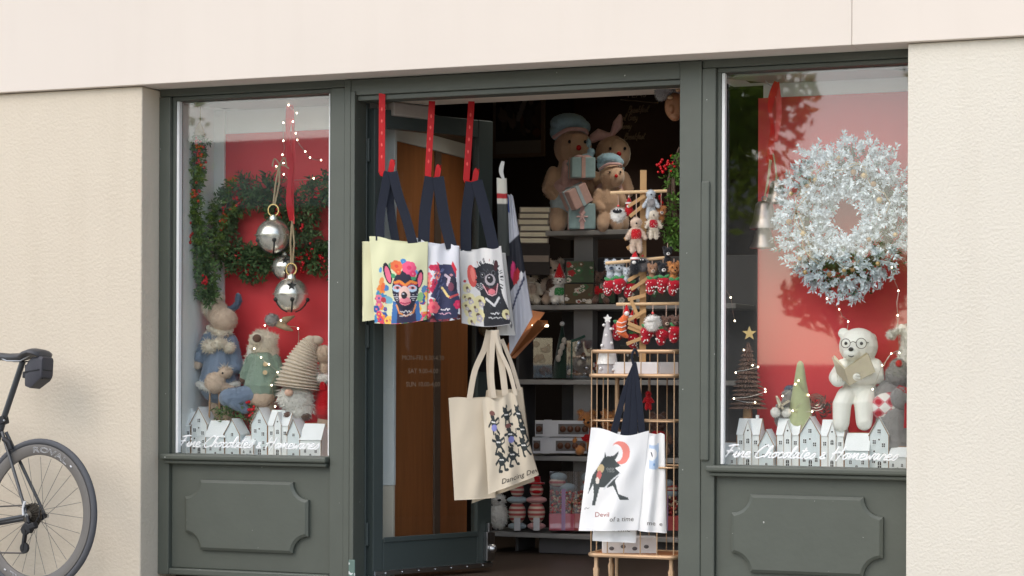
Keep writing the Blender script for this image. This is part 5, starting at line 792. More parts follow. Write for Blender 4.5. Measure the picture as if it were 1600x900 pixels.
sweetbag('clear bag of speckled sweets with lilac ribbon and pink base', 880, 828, 44, 92, M('card_pink', (226, 110, 130), rough=.6), SY+.03); sweetbag('clear bag of coral sweets half behind the white tote', 914, 828, 34, 92, M('card_coral', (214, 96, 92), rough=.6), SY+.06); sweetbag('clear bag of rose sweets behind the gold wire stand', 1040, 828, 40, 80, MATS['card_coral'], SY+.06)
# lit lectern lamp table: wooden desk with lamp glow
x = X('wooden_desk', 'slanted wooden counter edge under a small lit lamp strip', 'counter', 815, 560, 1.35); x.g().add([x.p(*a) for a in ((800, 540, 0), (840, 500, 0), (856, 500, 20), (856, 506, 20), (805, 560, 0), (796, 560, 0))], [(0, 1, 2, 3, 4, 5)]).add([x.p(*a) for a in ((800, 560, 2), (852, 487, 40), (822, 482, 40), (790, 545, 2))], [(0, 1, 2, 3)]).obj('counter_top', wood, x.t, smooth=0); x.g().box(16, 42, 18, 22, 50, 53).obj('lamp_strip', M('lamp_white', (255, 236, 200), emit=6), x.t, smooth=0)
# framed picture and menu board on the back wall
x = X('framed_picture', 'framed picture hanging high on the dark back wall', 'picture', 810, 246, 2.9, rz=0); c = CV(50, 60, 0, 1, 0, 1, (52, 46, 42)); qq = random.Random(2)
for i in range(70): c.ell(qq.uniform(0, 1), qq.uniform(0, .8), qq.uniform(.03, .12), qq.uniform(.02, .08), qq.choice([(80, 66, 56), (40, 36, 34), (110, 92, 80), (66, 60, 58), (96, 60, 44)]), qq.uniform(0, 90))
c.line([(.5, .6), (.9, .05)], .09, (126, 116, 108)); c.put(c.yy > .86, (128, 120, 110)); x.g().box(-44, 44, 0, 5, 0, 150).obj('frame', M('frame_wood', (120, 100, 82), rough=.6), x.t, smooth=0, bevel=.004); me = bpy.data.meshes.new('artwork'); me.from_pydata([((j/49-.5)*76*x.k, -.8*x.k, (144-i/59*138)*x.k) for i in range(60) for j in range(50)], [], [(i*50+j, (i+1)*50+j, (i+1)*50+j+1, i*50+j+1) for i in range(59) for j in range(49)]); me.materials.append(PRINT); at = me.color_attributes.new('Col', 'FLOAT_COLOR', 'POINT'); cc = np.ones((3000, 4), np.float32); cc[:, :3] = c.c.reshape(-1, 3); at.data.foreach_set('color', cc.ravel()); link('artwork', me, x.t)
tag(boxpart('partition_wall', dark, None, -2.9, 2.9, 2.93, 3.05, -.001, 2.42, 0), kind='structure')
x = X('menu_board', 'dark brown chalk menu board of teas high on the wall', 'menu board', 985, 420, 2.86, rz=0); x.g().box(-95, 150, 0, 10, 0, 300).obj('board', M('board_brown', (58, 40, 32), rough=.7, var=.1), x.t, smooth=0); chalk = M('chalk', (150, 136, 120), rough=.9); 
def chalkline(s, u, v, px, sh_=.25):
    st, tot = script_strokes(s, sh_); g = x.g()
    for l in st: g.tube(smooth_path([Vector((u-985+a*px, -1, 420-v+b*px)) for a, b in l], 3), .9, 4)
    g.obj('chalk_writing', chalk, x.t)
def chalkblock(s, u, v, px):
    me = text_mesh(s, px*1.3); x.g().add([(u-985+a.co.x, -1.2, 420-v+a.co.y) for a in me.vertices], [tuple(p_.vertices) for p_ in me.polygons]).obj('chalk_writing', chalk, x.t, smooth=0)
chalkblock('TEAS', 976, 153, 12); x.g().tube([x.p(968, 155, -1), x.p(1030, 163, -1)], .9, 4).obj('chalk_underline', chalk, x.t); chalkline('Breakfast', 980, 176, 5); chalkline('Earl Grey', 962, 188, 5); chalkline('Berry', 966, 201, 5); chalkline('Breakfast', 974, 218, 5)
# ceiling downlights, lit
for i, (lx, ly) in enumerate(((-.3, 1.0), (.1, 1.6), (.95, 1.5), (-.5, 2.4), (.5, 2.4))):
    t = thing('ceiling_downlight', ('small lit ceiling downlight above the ' + ['entrance beside the wooden cabinet', 'gingerbread dolls', 'ornament stand', 'framed picture', 'menu board'][i]), 'downlight', (lx, ly, 2.419), 0, 'lit ceiling downlights'); G().lathe([(.05, -.012), (.05, 0), (.035, 0)], (0, 0, 0), 16).obj('trim_ring', white, t); G().lathe([(.033, -.014), (.033, -.012)], (0, 0, 0), 14).obj('lamp_face', M('downlight_glow', (255, 226, 180), emit=12), t)
    ld = bpy.data.lights.new('downlight', 'SPOT'); ld.energy = 10 if i == 0 else 8; ld.spot_size = R(110); ld.spot_blend = .8; ld.color = (1, .93, .84); ld.shadow_soft_size = .04; lo = bpy.data.objects.new('downlight_beam', ld); col.objects.link(lo); lo.parent = t; lo.location = (0, 0, -.03)

for l, u, v, w_, h in (('dark tin behind the grey felt tree', 935, 591, 26, 46), ('patterned tin behind the white box of the wire stand', 985, 591, 34, 52), ('wide low tin behind the wooden peg stand', 985, 474, 40, 30), ('tall tin behind the twig wreath', 1030, 474, 30, 56), ('tin on the shelf behind the navy handles', 990, 708, 36, 44)): carton(l, u, v, w_, h, 24, SY+.12, (66, 62, 56), xm, 'decorated tins along the back shelves')
# ---------------------------------------------------------------- gold wire stand inside the doorway
RY0, RY1 = .2, .43; rx0 = P(923, 600, RY0).x; rx1 = rx0+.36; zt, zm, z2, z3, zb = (P(990, v, RY0).z for v in (549, 587, 658, 730, 869))
rack = thing('wire_stand', 'gold wire display stand with tray top just inside the doorway', 'display stand', (rx0, RY0, 0))
def rp_(name, pts, r, m=gold, closed=False): o = G().tube(pts, r, 8, closed).obj(name, m, rack); o.matrix_parent_inverse = Matrix.Translation(-rack.location); return o
def ring(z, r, e=.0): 
    c = .03; pts = []
    for cx, cy, a0 in ((rx1-c+e, RY1-c, 0), (rx0+c-e, RY1-c, 90), (rx0+c-e, RY0+c-e, 180), (rx1-c+e, RY0+c-e, 270)): pts += [(cx+c*math.cos(R(a0+b)), cy+c*math.sin(R(a0+b)), z) for b in (0, 30, 60, 90)]
    return rp_('rail', pts, r, closed=True)
ring(zt, .008); ring(zm, .0085, .006); ring(z2, .004); ring(z3, .004); ring(zb, .009, .006)
for i in range(6): xx = rx0+.004+(rx1-rx0-.008)*i/5; rp_('wire', [(xx, RY0, zb), (xx, RY0, zt)], .0026)
for i in range(5): xx = rx0+.03+(rx1-rx0-.06)*i/4; rp_('wire', [(xx, RY1, zb), (xx, RY1, zt)], .0026)
for yy in (RY0+.08, RY1-.07): rp_('wire', [(rx0, yy, zb), (rx0, yy, zt)], .0026); rp_('wire', [(rx1, yy, zb), (rx1, yy, zt)], .0026)
rp_('side_post', [(rx0+.045, RY1-.02, 0), (rx0+.045, RY1-.02, zm)], .008)
for z, m in ((zm, wood), (zb, wood)): o = boxpart('tray', m, rack, rx0+.006, rx1-.006, RY0+.006, RY1-.006, z-.006, z+.004, 0); o.matrix_parent_inverse = Matrix.Translation(-rack.location)
for xx in (rx0+.02, rx1-.02):
    for yy in (RY0+.02, RY1-.02): rp_('foot', [(xx, yy, zb-.01), (xx, yy, zb-.05), (xx, yy, zb-.06), (xx, yy, 0)], [.009, .009, .014, .008])
x = X('white_box', 'white cardboard box in the stand tray', 'box', 993, 586, RY0+.1); x.g().box(-36, 35, -14, 12, 1, 20).obj('carton', M('card_white', (238, 236, 232), rough=.6), x.t, smooth=0, bevel=.002); x.g().box(-34, 33, -12, 10, 18.5, 20.4).obj('lid_recess', M('card_grey', (180, 176, 172)), x.t, smooth=0)
x = X('grey_box', 'grey cardboard box at right end of the stand tray', 'box', 1045, 586, RY0+.1); x.g().box(-15, 14, -14, 12, 1, 20).obj('carton', MATS['card_grey'], x.t, smooth=0, bevel=.002); x.g().box(-13, 12, -12, 10, 18.5, 20.4).obj('lid_recess', M('card_dark', (120, 116, 112)), x.t, smooth=0)
x = X('paper_stack', 'white printed bags stacked on the bottom tray of the stand', 'packaging', 985, 868, RY0+.12); x.g().box(-44, 40, -12, 14, 1, 30).obj('stack', MATS['card_white'], x.t, smooth=0, bevel=.002)
for i in range(4): x.g().ell((-30+i*18, -12.3, 12+3*(i % 2)), (4, .6, 3), None, 8, 6).obj('stamp', M('stamp_grey', (110, 108, 108)), x.t)
x = X('felt_tree', 'grey felt cone tree with white pompoms and star in the stand tray', 'ornament', 949, 586, RY0+.05); x.g().lathe([(15, 0), (14, 14), (10.5, 40), (6, 68), (2.5, 84)], (0, 0, 0), 16).obj('cone', plush('felt_grey', (176, 170, 168), bump=.5), x.t); x.g().lathe([(14.5, 20), (16, 17), (13, 36), (12, 34)], (0, 0, 0), 16).obj('snow_band', whitef, x.t); x.g().prism(star_pts(0, 88, 7, .55), -2, 2).obj('star', whitef, x.t, smooth=0)
for a, b in ((-9, 46), (6, 50), (-2, 62), (5, 72), (-6, 78), (-11, 10), (8, 8)): x.ell('pompom', whitef, (949+a, 586-b, -13+b*.12), 2.4)
# wooden ornament tree with pegs
OY = RY0+.12
x = X('ornament_stand', 'wooden peg stand shaped like a tree, hung with felt ornaments', 'display stand', 1001, 586, OY); pale = M('pale_wood', (186, 146, 98), rough=.6, var=.15, vs=20); dow = M('dowel', (224, 190, 146), rough=.5)
x.g().box(-2, 8, -3, 3, 0, 320).obj('trunk', pale, x.t, smooth=0, bevel=.001); x.g().box(-16, 22, -12, 12, 0, 4).obj('base', pale, x.t, smooth=0)
for a, b in (((952, 302), (1040, 299)), ((945, 412), (1038, 403)), ((962, 476), (1075, 474))): x.tube('peg', dow, [(a[0], a[1], -8), (b[0], b[1], -8)], 2.6)
for i, (a, b, c, d) in enumerate(((982, 322, 1004, 308), (984, 338, 1008, 318), (976, 374, 1004, 360), (980, 388, 1008, 372), (982, 438, 1004, 424), (986, 452, 1010, 436), (982, 468, 1006, 462), (986, 472, 996, 496), (982, 500, 1006, 486), (982, 512, 1008, 522), (980, 537, 1008, 526), (982, 506, 1006, 516))): x.g().obox(x.p((a+c)/2, (b+d)/2, -10-i % 3), (math.hypot(c-a, d-b)+4, 4, 5.5), (0, math.atan2(d-b, c-a), 0)).obj('slat', pale, x.t, smooth=0, bevel=.0008)
def orn(label, u, v, vt, kind, c1, c2=None, s=1.0, Y=OY-.03, ut=None):
    x = X('hanging_ornament', label, 'ornament', u, v, Y, 'felt ornaments on the wooden peg stand'); ut = ut or u
    x.tube('string', M('string', (190, 160, 140), rough=.9), [(u, v-8*s, 0), (ut, vt, -2)], .7)
    if kind == 'straw':
        x.blob('berry', c1, [((u, v-3*s, 0), (11*s, 9*s, 9*s)), ((u-3*s, v+6*s, 0), (7*s, 6*s, 9*s))], vox=1.2); g = x.g(); qq = random.Random(u)
        for i in range(16): a = qq.uniform(-1.2, 1.2); e = qq.uniform(-.9, .9); g.ell(x.p(u-1.5*s+10*s*math.sin(a)*math.cos(e), v+2*s-12*s*math.sin(e), -9.0*s*math.cos(a)*math.cos(e)), 1.15*s, None, 6, 4)
        tag(g.obj('dots', whitef, x.t), kind='stuff'); x.blob('leaf', greenf, [((u-4*s, v-11*s, -3*s), (6*s, 4*s, 3*s), (0, .5, 0)), ((u+5*s, v-12*s, -2*s), (6*s, 4*s, 3*s), (0, -.5, 0))], vox=1.1)
    elif kind == 'head': x.blob('head', c1, [((u, v, 0), (9*s, 8*s, 10*s)), ((u+1*s, v+4*s, -6*s), (5*s, 5*s, 4*s)), ((u-7*s, v-8*s, 0), (4*s, 2.5*s, 5*s)), ((u+7*s, v-8*s, 0), (4*s, 2.5*s, 5*s)), ((u, v+14*s, 2), (7*s, 6*s, 9*s))], vox=1.1); x.ell('muzzle', c2 or c1, (u+1*s, v+4*s, -9*s), (4*s, 3*s, 3.4*s)); x.ell('nose', black, (u+1*s, v+3*s, -11.5*s), 1.6*s); [x.ell('eye', black, (u+a*s, v-2*s, -8*s), 1.1*s) for a in (-3.5, 4)]
    elif kind == 'sheep': x.blob('fleece', c1, [((u+6*s*math.cos(a*.9), v+6*s*math.sin(a*.9), 3*math.sin(a*2)), (6*s, 6*s, 6*s)) for a in range(7)]+[((u, v, 0), (9*s, 8*s, 9*s))], vox=1.1); x.ell('face', c2, (u-2*s, v-6*s, -8*s), (8*s, 3*s, 4*s)); [x.ell('eye', whitef, (u+a*s, v-8*s, -10*s), 1.3*s) for a in (-4, 0)]; x.ell('bead', REDL, (u, v-15*s, 0), 2*s)
    elif kind == 'figure':
        x.blob('body', c1, [((u, v, 0), (8*s, 7*s, 14*s)), ((u, v-16*s, -1), (8*s, 7*s, 8*s))], [([(u-4*s, v+8*s, 0), (u-5*s, v+24*s, 0)], 4*s), ([(u+4*s, v+8*s, 0), (u+5*s, v+24*s, 0)], 4*s), ([(u-6*s, v-6*s, 0), (u-13*s, v+6*s, -3)], 3.2*s), ([(u+6*s, v-6*s, 0), (u+13*s, v+6*s, -3)], 3.2*s)], vox=1.1); x.blob('jacket', c2, [((u, v, 0), (9*s, 8*s, 11*s))], vox=1.1); x.ell('nose', black, (u, v-15*s, -8*s), 1.4*s)
    elif kind == 'santa': x.blob('body', c1, [((u, v, 0), (10*s, 9*s, 12*s)), ((u, v-11*s, -2), (8*s, 7*s, 7*s))], vox=1.1); x.g().lathe([(8*s, 0), (6*s, 6*s), (2*s, 16*s)], x.p(u, v-15*s, 0), 12).obj('hat', redf, x.t); x.g().lathe([(8.5*s, 0), (9*s, 2*s), (8*s, 4*s)], x.p(u, v-16*s, 0), 12).obj('hat_trim', whitef, x.t); x.ell('pompom', whitef, (u, v-33*s, 0), 2.6*s); x.ell('muzzle', c2, (u-2*s, v-10*s, -8*s), (4*s, 3*s, 3.4*s))
    elif kind == 'shrimp': x.blob('body', c1, [], [([(u+4*s, v-14*s, 0), (u-4*s, v-2*s, 0), (u-3*s, v+12*s, 0), (u+6*s, v+18*s, 0)], [5*s, 8*s, 7*s, 3*s])], vox=1.1); [x.tube('band', whitef, [(u-10*s, v+b*s, -4), (u-3*s, v+(b+2)*s, -8.4*s), (u+4*s, v+(b-1)*s, -4)], .8) for b in (-5, 2, 9)]; x.g().lathe([(6*s, 0), (1*s, 14*s)], x.p(u+5*s, v-18*s, 0), 10).obj('hat', redf, x.t); x.ell('pompom', whitef, (u+5*s, v-18*s, -3), 4*s)
strawr = plush('straw_red', (176, 24, 42), bump=.3); blackf = plush('felt_black', (34, 34, 38)); amber = MATS['plush_amber']; orange = plush('felt_orange', (226, 112, 62)); ltgrey = plush('felt_pale_grey', (190, 196, 200))
orn('white woolly sheep with black face hanging alone on the top peg', 966, 336, 303, 'sheep', whitef, blackf, .95)
orn('grey felt mouse climbing near the top of the peg stand', 1017, 318, 300, 'figure', ltgrey, grey, .9); orn('beige felt nutcracker with black hat and red trousers', 994, 366, 303, 'figure', beige, redf, 1.1, OY-.06); orn('pale felt mouse with red berry scarf beside the fir branch', 1021, 350, 303, 'figure', cream, strawr, .9)
for l, u, v in (('leftmost on the middle peg', 953, 448), ('second from left on the middle peg', 968, 445), ('below the brown puppy on the middle peg', 1019, 446), ('second from right on the middle peg', 1037, 444), ('rightmost on the middle peg', 1054, 448)): orn('red dotted strawberry charm, '+l, u, v, 432, 'straw', strawr)
for l, u, v in (('below the white sheep face on the lowest peg', 1012, 522), ('second from the post on the lowest peg', 1036, 524), ('beside the door post on the lowest peg', 1056, 520), ('behind the orange shrimp on the lowest peg', 968, 516)): orn('red dotted strawberry charm, '+l, u, v, 506, 'straw', strawr, s=1.1, Y=OY-.02)
orn('pale grey felt puppy, left end of the middle peg', 954, 416, 411, 'head', ltgrey, dblue, .9); orn('white felt puppy, second on the middle peg', 966, 417, 410, 'head', ltgrey, ltgrey, .95, ut=964); orn('small pale felt kitten beside the santa penguin', 979, 425, 409, 'head', ltgrey, ltgrey, .7)
orn('black felt penguin in red santa hat on the middle peg', 992, 419, 408, 'santa', blackf, whitef, .85, OY-.06); orn('grey woolly sheep behind the santa penguin', 1004, 414, 407, 'sheep', plush('wool_grey', (112, 106, 104), bump=1), blackf, .95); orn('brown felt puppy on the middle peg', 1019, 421, 406, 'head', plush('felt_tan', (160, 120, 92)), beige, .8); orn('black and white felt puppy on the middle peg', 1036, 419, 405, 'head', blackf, whitef, .85); orn('small black and white puppy just under the fir branch', 1043, 394, 380, 'head', blackf, whitef, .75); orn('amber felt puppy, right end of the middle peg', 1053, 420, 404, 'head', amber, amber, .95)
orn('orange felt shrimp with red santa hat on the lowest peg', 974, 508, 477, 'shrimp', orange, s=1.0, Y=OY-.05); orn('white curly sheep face on the lowest peg', 1020, 505, 476, 'sheep', whitef, whitef, 1.05, OY-.05); orn('tan felt reindeer, second from the post on the lowest peg', 1041, 503, 476, 'head', brown, beige, .8); orn('brown felt moose beside the post on the lowest peg', 1056, 502, 476, 'head', brown, brown, .8)
orn('red felt ornament hanging inside the wire stand', 1013, 625, 590, 'figure', redf, redf, .6, RY0+.14); 
orn('red santa elf charm left of the trunk on the lowest peg', 989, 508, 477, 'santa', redf, beige, .75, OY+.02); orn('white bear charm in santa hat behind the penguin', 1006, 442, 409, 'santa', whitef, whitef, .7, OY+.02); orn('red and white elf charm below the top peg, left of the trunk', 983, 330, 303, 'santa', redf, whitef, .7, OY); orn('tan fox charm hanging from the top peg right end', 1033, 330, 301, 'head', amber, whitef, .75, OY); orn('red dotted strawberry charm left of the trunk on the lowest peg', 990, 530, 477, 'straw', strawr, s=.9, Y=OY); orn('red dotted strawberry charm behind the penguin on the middle peg', 984, 452, 411, 'straw', strawr, s=.95, Y=OY)
# white totes on a navy strap
WH = (246, 244, 240); TY = RY0-.05
def bil(cv, c):
    S, T = np.meshgrid(np.linspace(0, 1, cv.nu), np.linspace(0, 1, cv.nv)); f_ = lambda i: c[0][i]*(1-S)*(1-T)+c[1][i]*S*(1-T)+c[2][i]*S*T+c[3][i]*(1-S)*T; cv.xx, cv.yy = f_(0), f_(1); return cv
tb = lambda a, b, d=0: (900+a/4.2875, 650+b/4.2875, d)
x = X('white_tote', 'white tote bag hanging behind the front white tote, print half hidden', 'tote bag', 990, 560, TY+.05, 'white devil totes on the wire stand'); o, sf = bag(x, 'cloth', [tb(140, 100), tb(470, 120), tb(405, 850, -2), tb(115, 836, -2)], CV(48, 60, 0, 1, 0, 1, WH), 5, 2, 3, .4, 2); bag_text(x, sf, o, 'a time', .42, .90, .17, .4, M('print_grey', (120, 112, 104)))
x = X('white_tote', 'white tote bag with blue patch, right of the front white tote', 'tote bag', 1020, 560, TY+.04, 'white devil totes on the wire stand'); cv = bil(CV(60, 80, 0, 1, 0, 1, WH), ((450, 105), (598, 125), (615, 785), (420, 770))); cv.poly([(492, 185), (556, 185), (556, 352), (492, 352)], (186, 206, 228)).ell(510, 250, 34, 42, (246, 244, 240)).line([(505, 240), (512, 262)], 8, (60, 60, 66)).ell(524, 322, 8, 8, (120, 160, 205)); o, sf = bag(x, 'cloth', [tb(450, 105), tb(598, 125, 2), tb(615, 785, 2), tb(420, 770)], cv, 6, 2.4, 2.6, 1.4, 2); bag_text(x, sf, o, 'me', .28, .93, .26, .25, MATS['print_grey']); bag_text(x, sf, o, 'e', .72, .93, .26, .25, MATS['print_grey'])
x = X('white_tote', 'front white tote bag printed with black devil before a red moon', 'tote bag', 985, 560, TY, 'white devil totes on the wire stand'); cn = ((102, 88), (492, 112), (425, 765), (22, 770)); cv = bil(CV(110, 150, 0, 1, 0, 1, WH), cn); DK = (74, 80, 78)
cv.ell(300, 235, 62, 84, (238, 140, 126)).ell(272, 240, 42, 62, WH); cv.poly([(190, 275), (196, 240), (204, 268), (250, 262), (288, 225), (280, 260), (262, 290), (300, 330), (262, 345), (272, 372), (300, 380), (262, 430), (285, 520), (350, 545), (356, 560), (295, 560), (250, 465), (205, 480), (160, 478), (130, 600), (108, 596), (122, 540), (118, 455), (80, 530), (112, 400), (150, 340)], DK)
cv.poly([(190, 275), (250, 268), (270, 300), (262, 345), (300, 380), (280, 400), (200, 480), (160, 478), (150, 380)], (66, 72, 70)); cv.ell(168, 352, 22, 30, (206, 182, 136), 20).ell(156, 396, 16, 32, (206, 110, 104), 10).ell(146, 432, 12, 24, (236, 224, 210)); cv.line([(298, 380), (240, 430), (190, 488)], 9, (226, 226, 224))
for i in range(6): cv.line([(205+i*9, 345), (215+i*9, 372)], 3, (150, 152, 148))
cv.scribble(60, 92, 618, 5, (150, 144, 138), 4, 2)
o, sf = bag(x, 'cloth', [tb(*c) for c in cn], cv, 8, 3.0, 2.2, .6, 3, 0); bag_text(x, sf, o, 'Devil', .235, .862, .115, .60, M('print_red', (170, 104, 96)), R(2)); bag_text(x, sf, o, 'of a time', .485, .905, .115, .60, M('print_mid', (112, 106, 98)))
x = X('navy_strap', 'bunched navy bag handles hooked on the wire stand rail', 'strap', 992, 548, TY+.01)
for i, (a, b, wd) in enumerate(((958, 676, 12), (976, 680, 15), (990, 684, 14), (1004, 678, 12))): x.g().ribbon(smooth_path([x.p(992, 566, -2-i), x.p(992+(a-992)*.45, 610, -3-i), x.p(a, b+6, -1)], 6), [4+(wd-4)*j/12 for j in range(13)], (1, .2, 0), 1.5).obj('strap', NAVY, x.t, smooth=30)
x.g().tube(smooth_path([x.p(990, 570, -3), x.p(987, 556, -6), x.p(992, 546, -8), x.p(996, 556, -2)], 5), 2, 6).obj('hook_loop', NAVY, x.t)
# vine and greenery inside the doorway, with wooden face ornament above
q = random.Random(40); x = X('twig_wreath', 'twig wreath with green leaves and red berries beside right door post', 'wreath', 1062, 310, .42); vine = M('vine', (112, 92, 78), rough=.9, var=.3, vs=30)
for i in range(9): x.g().tube(smooth_path([x.p(1062+q.uniform(-3, 3), 230+i*3, q.uniform(-5, 5)), x.p(1044+i*1.3, 280, q.uniform(-6, 6)), x.p(1046+i*1.4, 330, q.uniform(-6, 6)), x.p(1066+q.uniform(-3, 3), 388-i*3, q.uniform(-5, 5))], 6), 1.7, 5).obj('twig', vine, x.t)
g = x.g(); bright = M('leaf_bright', (98, 138, 58), rough=.6, var=.35, vs=40)
for i in range(90):
    v = q.choice((q.uniform(240, 300), q.uniform(300, 380), q.uniform(345, 380))); u = 1047+abs(v-310)*.12+q.uniform(-6, 12); needles(g, x.p(u, v, -6), Vector((q.gauss(-.5, .7), q.gauss(-.4, .5), q.gauss(-.5, .5))), q.uniform(10, 20), 8, 8, 3.4, q)
tag(g.obj('foliage', bright, x.t), kind='stuff'); berries(x, [(1028, 262, -12), (1038, 260, -12), (1048, 256, -12), (1026, 338, -8), (1032, 318, -8)], q, 7, 2.4)
x = X('face_ornament', 'carved wooden face with grey fluffy hat hanging by the door head', 'ornament', 1052, 190, .40); x.blob('face', M('mask_wood', (140, 96, 66), rough=.5, var=.15), [((1054, 166, 0), (16, 12, 22)), ((1048, 172, -11), (4, 4, 7)), ((1054, 184, -4), (8, 8, 6))]); x.blob('hat', grey, [((1040, 132, 0), (20, 16, 17)), ((1058, 126, 0), (18, 16, 20)), ((1034, 146, -2), (11, 10, 12))]); fuzz(x, 'hat_fluff', ltgrey, [((1040, 132, 0), (20, 16, 17)), ((1058, 126, 0), (18, 16, 20))], 200, 4, 1.2); x.ell('gold_leaf', gold, (1046, 154, -12), (5, 3, 3)); x.ell('gold_leaf', gold, (1058, 142, -14), (4, 3, 4)); x.tube('cord', burlap, [(1054, 120, 0), (1054, 100, 0)], 1)
# ---------------------------------------------------------------- bicycle leaning by the left wall
by = -.30; bx = P(52, 803, by).x; bike = thing('bicycle', 'dark grey road bicycle with saddle bag, parked against cream wall', 'bicycle', (bx, by, GZ)); HZ = .335; frm = M('frame_dark', (58, 60, 62), rough=.3, var=.05, coat=.3); rub = M('tyre_rubber', (84, 85, 88), rough=.8, var=.1); rimm = M('rim_carbon', (108, 104, 99), rough=.45, var=.06); blk = M('bike_black', (30, 30, 32), rough=.5)
def circ(r, y=0, n=48, c=(0, HZ)): return [(c[0]+r*math.cos(2*math.pi*i/n), y, c[1]+r*math.sin(2*math.pi*i/n)) for i in range(n)]
def wheel(cx, rear):
    w_ = bpy.data.objects.new('wheel', None); col.objects.link(w_); w_.parent = bike; w_.location = (cx, 0, HZ); w_.empty_display_size = .05
    G().tube(circ(.3185, 0, 64, (0, 0)), .0135, 10, True).obj('tyre', rub, w_); g = G(); prof = [(.306, -.011), (.30, -.012), (.270, -.010), (.261, -.004), (.261, .004), (.270, .010), (.30, .012), (.306, .011)]; n = 72; m = len(prof)
    g.add([(r*math.cos(2*math.pi*i/n), y, r*math.sin(2*math.pi*i/n)) for i in range(n) for r, y in prof], [(i*m+j, i*m+(j+1) % m, ((i+1) % n)*m+(j+1) % m, ((i+1) % n)*m+j) for i in range(n) for j in range(m)]); rim = g.obj('rim', rimm, w_)
    for i in range(24):
        a = 2*math.pi*i/24; o = .22*(1 if i % 4 < 2 else -1); s = -1 if i % 2 else 1; G().tube([(.018*math.cos(a+o*5), s*.022, .018*math.sin(a+o*5)), (.254*math.cos(a), s*.002, .254*math.sin(a))], .0011, 5).obj('spoke', M('spoke_grey', (110, 106, 100), rough=.4, metal=.5), w_)
    G().lathe([(.012, -.05), (.012, -.03), (.022, -.026), (.014, -.02), (.014, .02), (.022, .026), (.012, .03), (.012, .05)], (0, 0, 0), 16, (R(90), 0, 0)).obj('hub', blk, w_)
    lm = M('rim_letter', (214, 214, 214), rough=.5); tx = 'ROVAL'
    for a0, fl in ((R(97), 1), (R(285), 1)):
        me = text_mesh(tx, .05); g = G(); ec = {}
        for pl in me.polygons:
            for e in pl.edge_keys: ec[e] = ec.get(e, 0)+1
        W_ = lambda q_: ((.272+q_.co.y*.66)*math.cos(a0-q_.co.x*1.3/.28), -.0122, (.272+q_.co.y*.66)*math.sin(a0-q_.co.x*1.3/.28))
        for e, c_ in ec.items():
            if c_ == 1: g.tube([W_(me.vertices[e[0]]), W_(me.vertices[e[1]])], .0006, 4)
        tag(g.obj('rim_lettering', lm, rim, smooth=0), kind='stuff')
        G().tube([(.285*math.cos(a0-R(j)), -.0125, .285*math.sin(a0-R(j))) for j in (47, 49)], .004, 4).obj('rim_mark', lm, rim)
    return w_
rw = wheel(0, True); wheel(-.99, False)
def bt(nm, pts, r, m=frm, p=bike, n=10): return G().tube(pts, r, n).obj(nm, m, p)
BB = (-.385, 0, .27); ST = (-.225, 0, .74); HT = (-.82, 0, .80); HB = (-.86, 0, .66)
bt('seat_tube', [BB, ST], .016); bt('top_tube', [(ST[0]-.008, 0, ST[2]-.02), HT], .015); bt('down_tube', [BB, HB], .02); bt('head_tube', [HB, (-.805, 0, .84)], .02); bt('seat_post', [ST, (-.128, 0, 1.0)], .0135)
for s in (-1, 1):
    bt('seat_stay', [(ST[0]+.01, s*.012, .69), (-.01, s*.055, HZ+.01)], [.008, .007]); bt('chain_stay', [(BB[0]+.01, s*.03, BB[2]), (-.01, s*.055, HZ)], [.011, .008]); bt('fork_blade', [(-.865, s*.03, .64), (-.91, s*.05, .48), (-.99, s*.05, HZ)], [.013, .011, .007])
bt('bottom_bracket', [(BB[0], -.04, BB[2]), (BB[0], .04, BB[2])], .022, blk); cl = G().obox((-.222, 0, .742), (.034, .034, .036), (0, R(-18), 0)).obj('seat_clamp', blk, bike, smooth=0, bevel=.004); G().ell((-.2, -.02, .74), .005).obj('bolt', steel, cl)
bt('rear_brake', [(-.185, -.03, .66), (-.15, -.034, .645), (-.14, -.03, .615)], .012, blk); bt('quick_release', [(-.02, -.062, HZ+.0), (-.022, -.066, HZ+.03), (-.012, -.066, HZ+.06)], [.006, .005, .006], M('lever_white', (220, 220, 220), rough=.3)); bt('axle_end', [(0, -.066, HZ), (0, .066, HZ)], .009, steel)
ca = bpy.data.objects.new('cassette', None); col.objects.link(ca); ca.parent = bike; ca.location = (0, -.03, HZ)
for i, r in enumerate((.055, .051, .046, .041, .036, .031, .027, .024)):
    g = G(); n = 40; pts = [((r if j % 2 else r-.004)*math.cos(2*math.pi*j/n), (r if j % 2 else r-.004)*math.sin(2*math.pi*j/n)) for j in range(n)]; g.prism(pts, -i*.004, -i*.004+.002); g.obj('sprocket', M('sprocket', (96, 90, 82), rough=.35, metal=.9), ca, smooth=0)
de = bpy.data.objects.new('rear_derailleur', None); col.objects.link(de); de.parent = bike
G().obox((.025, -.075, .285), (.05, .022, .03), (0, R(30), 0)).obj('derailleur_body', blk, de, smooth=0, bevel=.004); G().obox((.052, -.078, .292), (.034, .03, .026), (0, R(-20), 0)).obj('derailleur_motor', blk, de, smooth=0, bevel=.005); G().obox((.0, -.07, .235), (.014, .018, .10), (0, R(6), 0)).obj('cage', blk, de, smooth=0, bevel=.003)
for z in (.275, .197): G().lathe([(.022, -.006), (.024, 0), (.022, .006)], (.004, -.07, z), 20, (R(90), 0, 0)).obj('pulley', blk, de)
bt('hanger', [(0, -.06, HZ), (.018, -.066, .295)], .008, blk, de); bt('cable', [(.05, -.07, .30), (.075, -.068, .335), (.07, -.064, .38), (.04, -.06, .39)], .0022, blk)
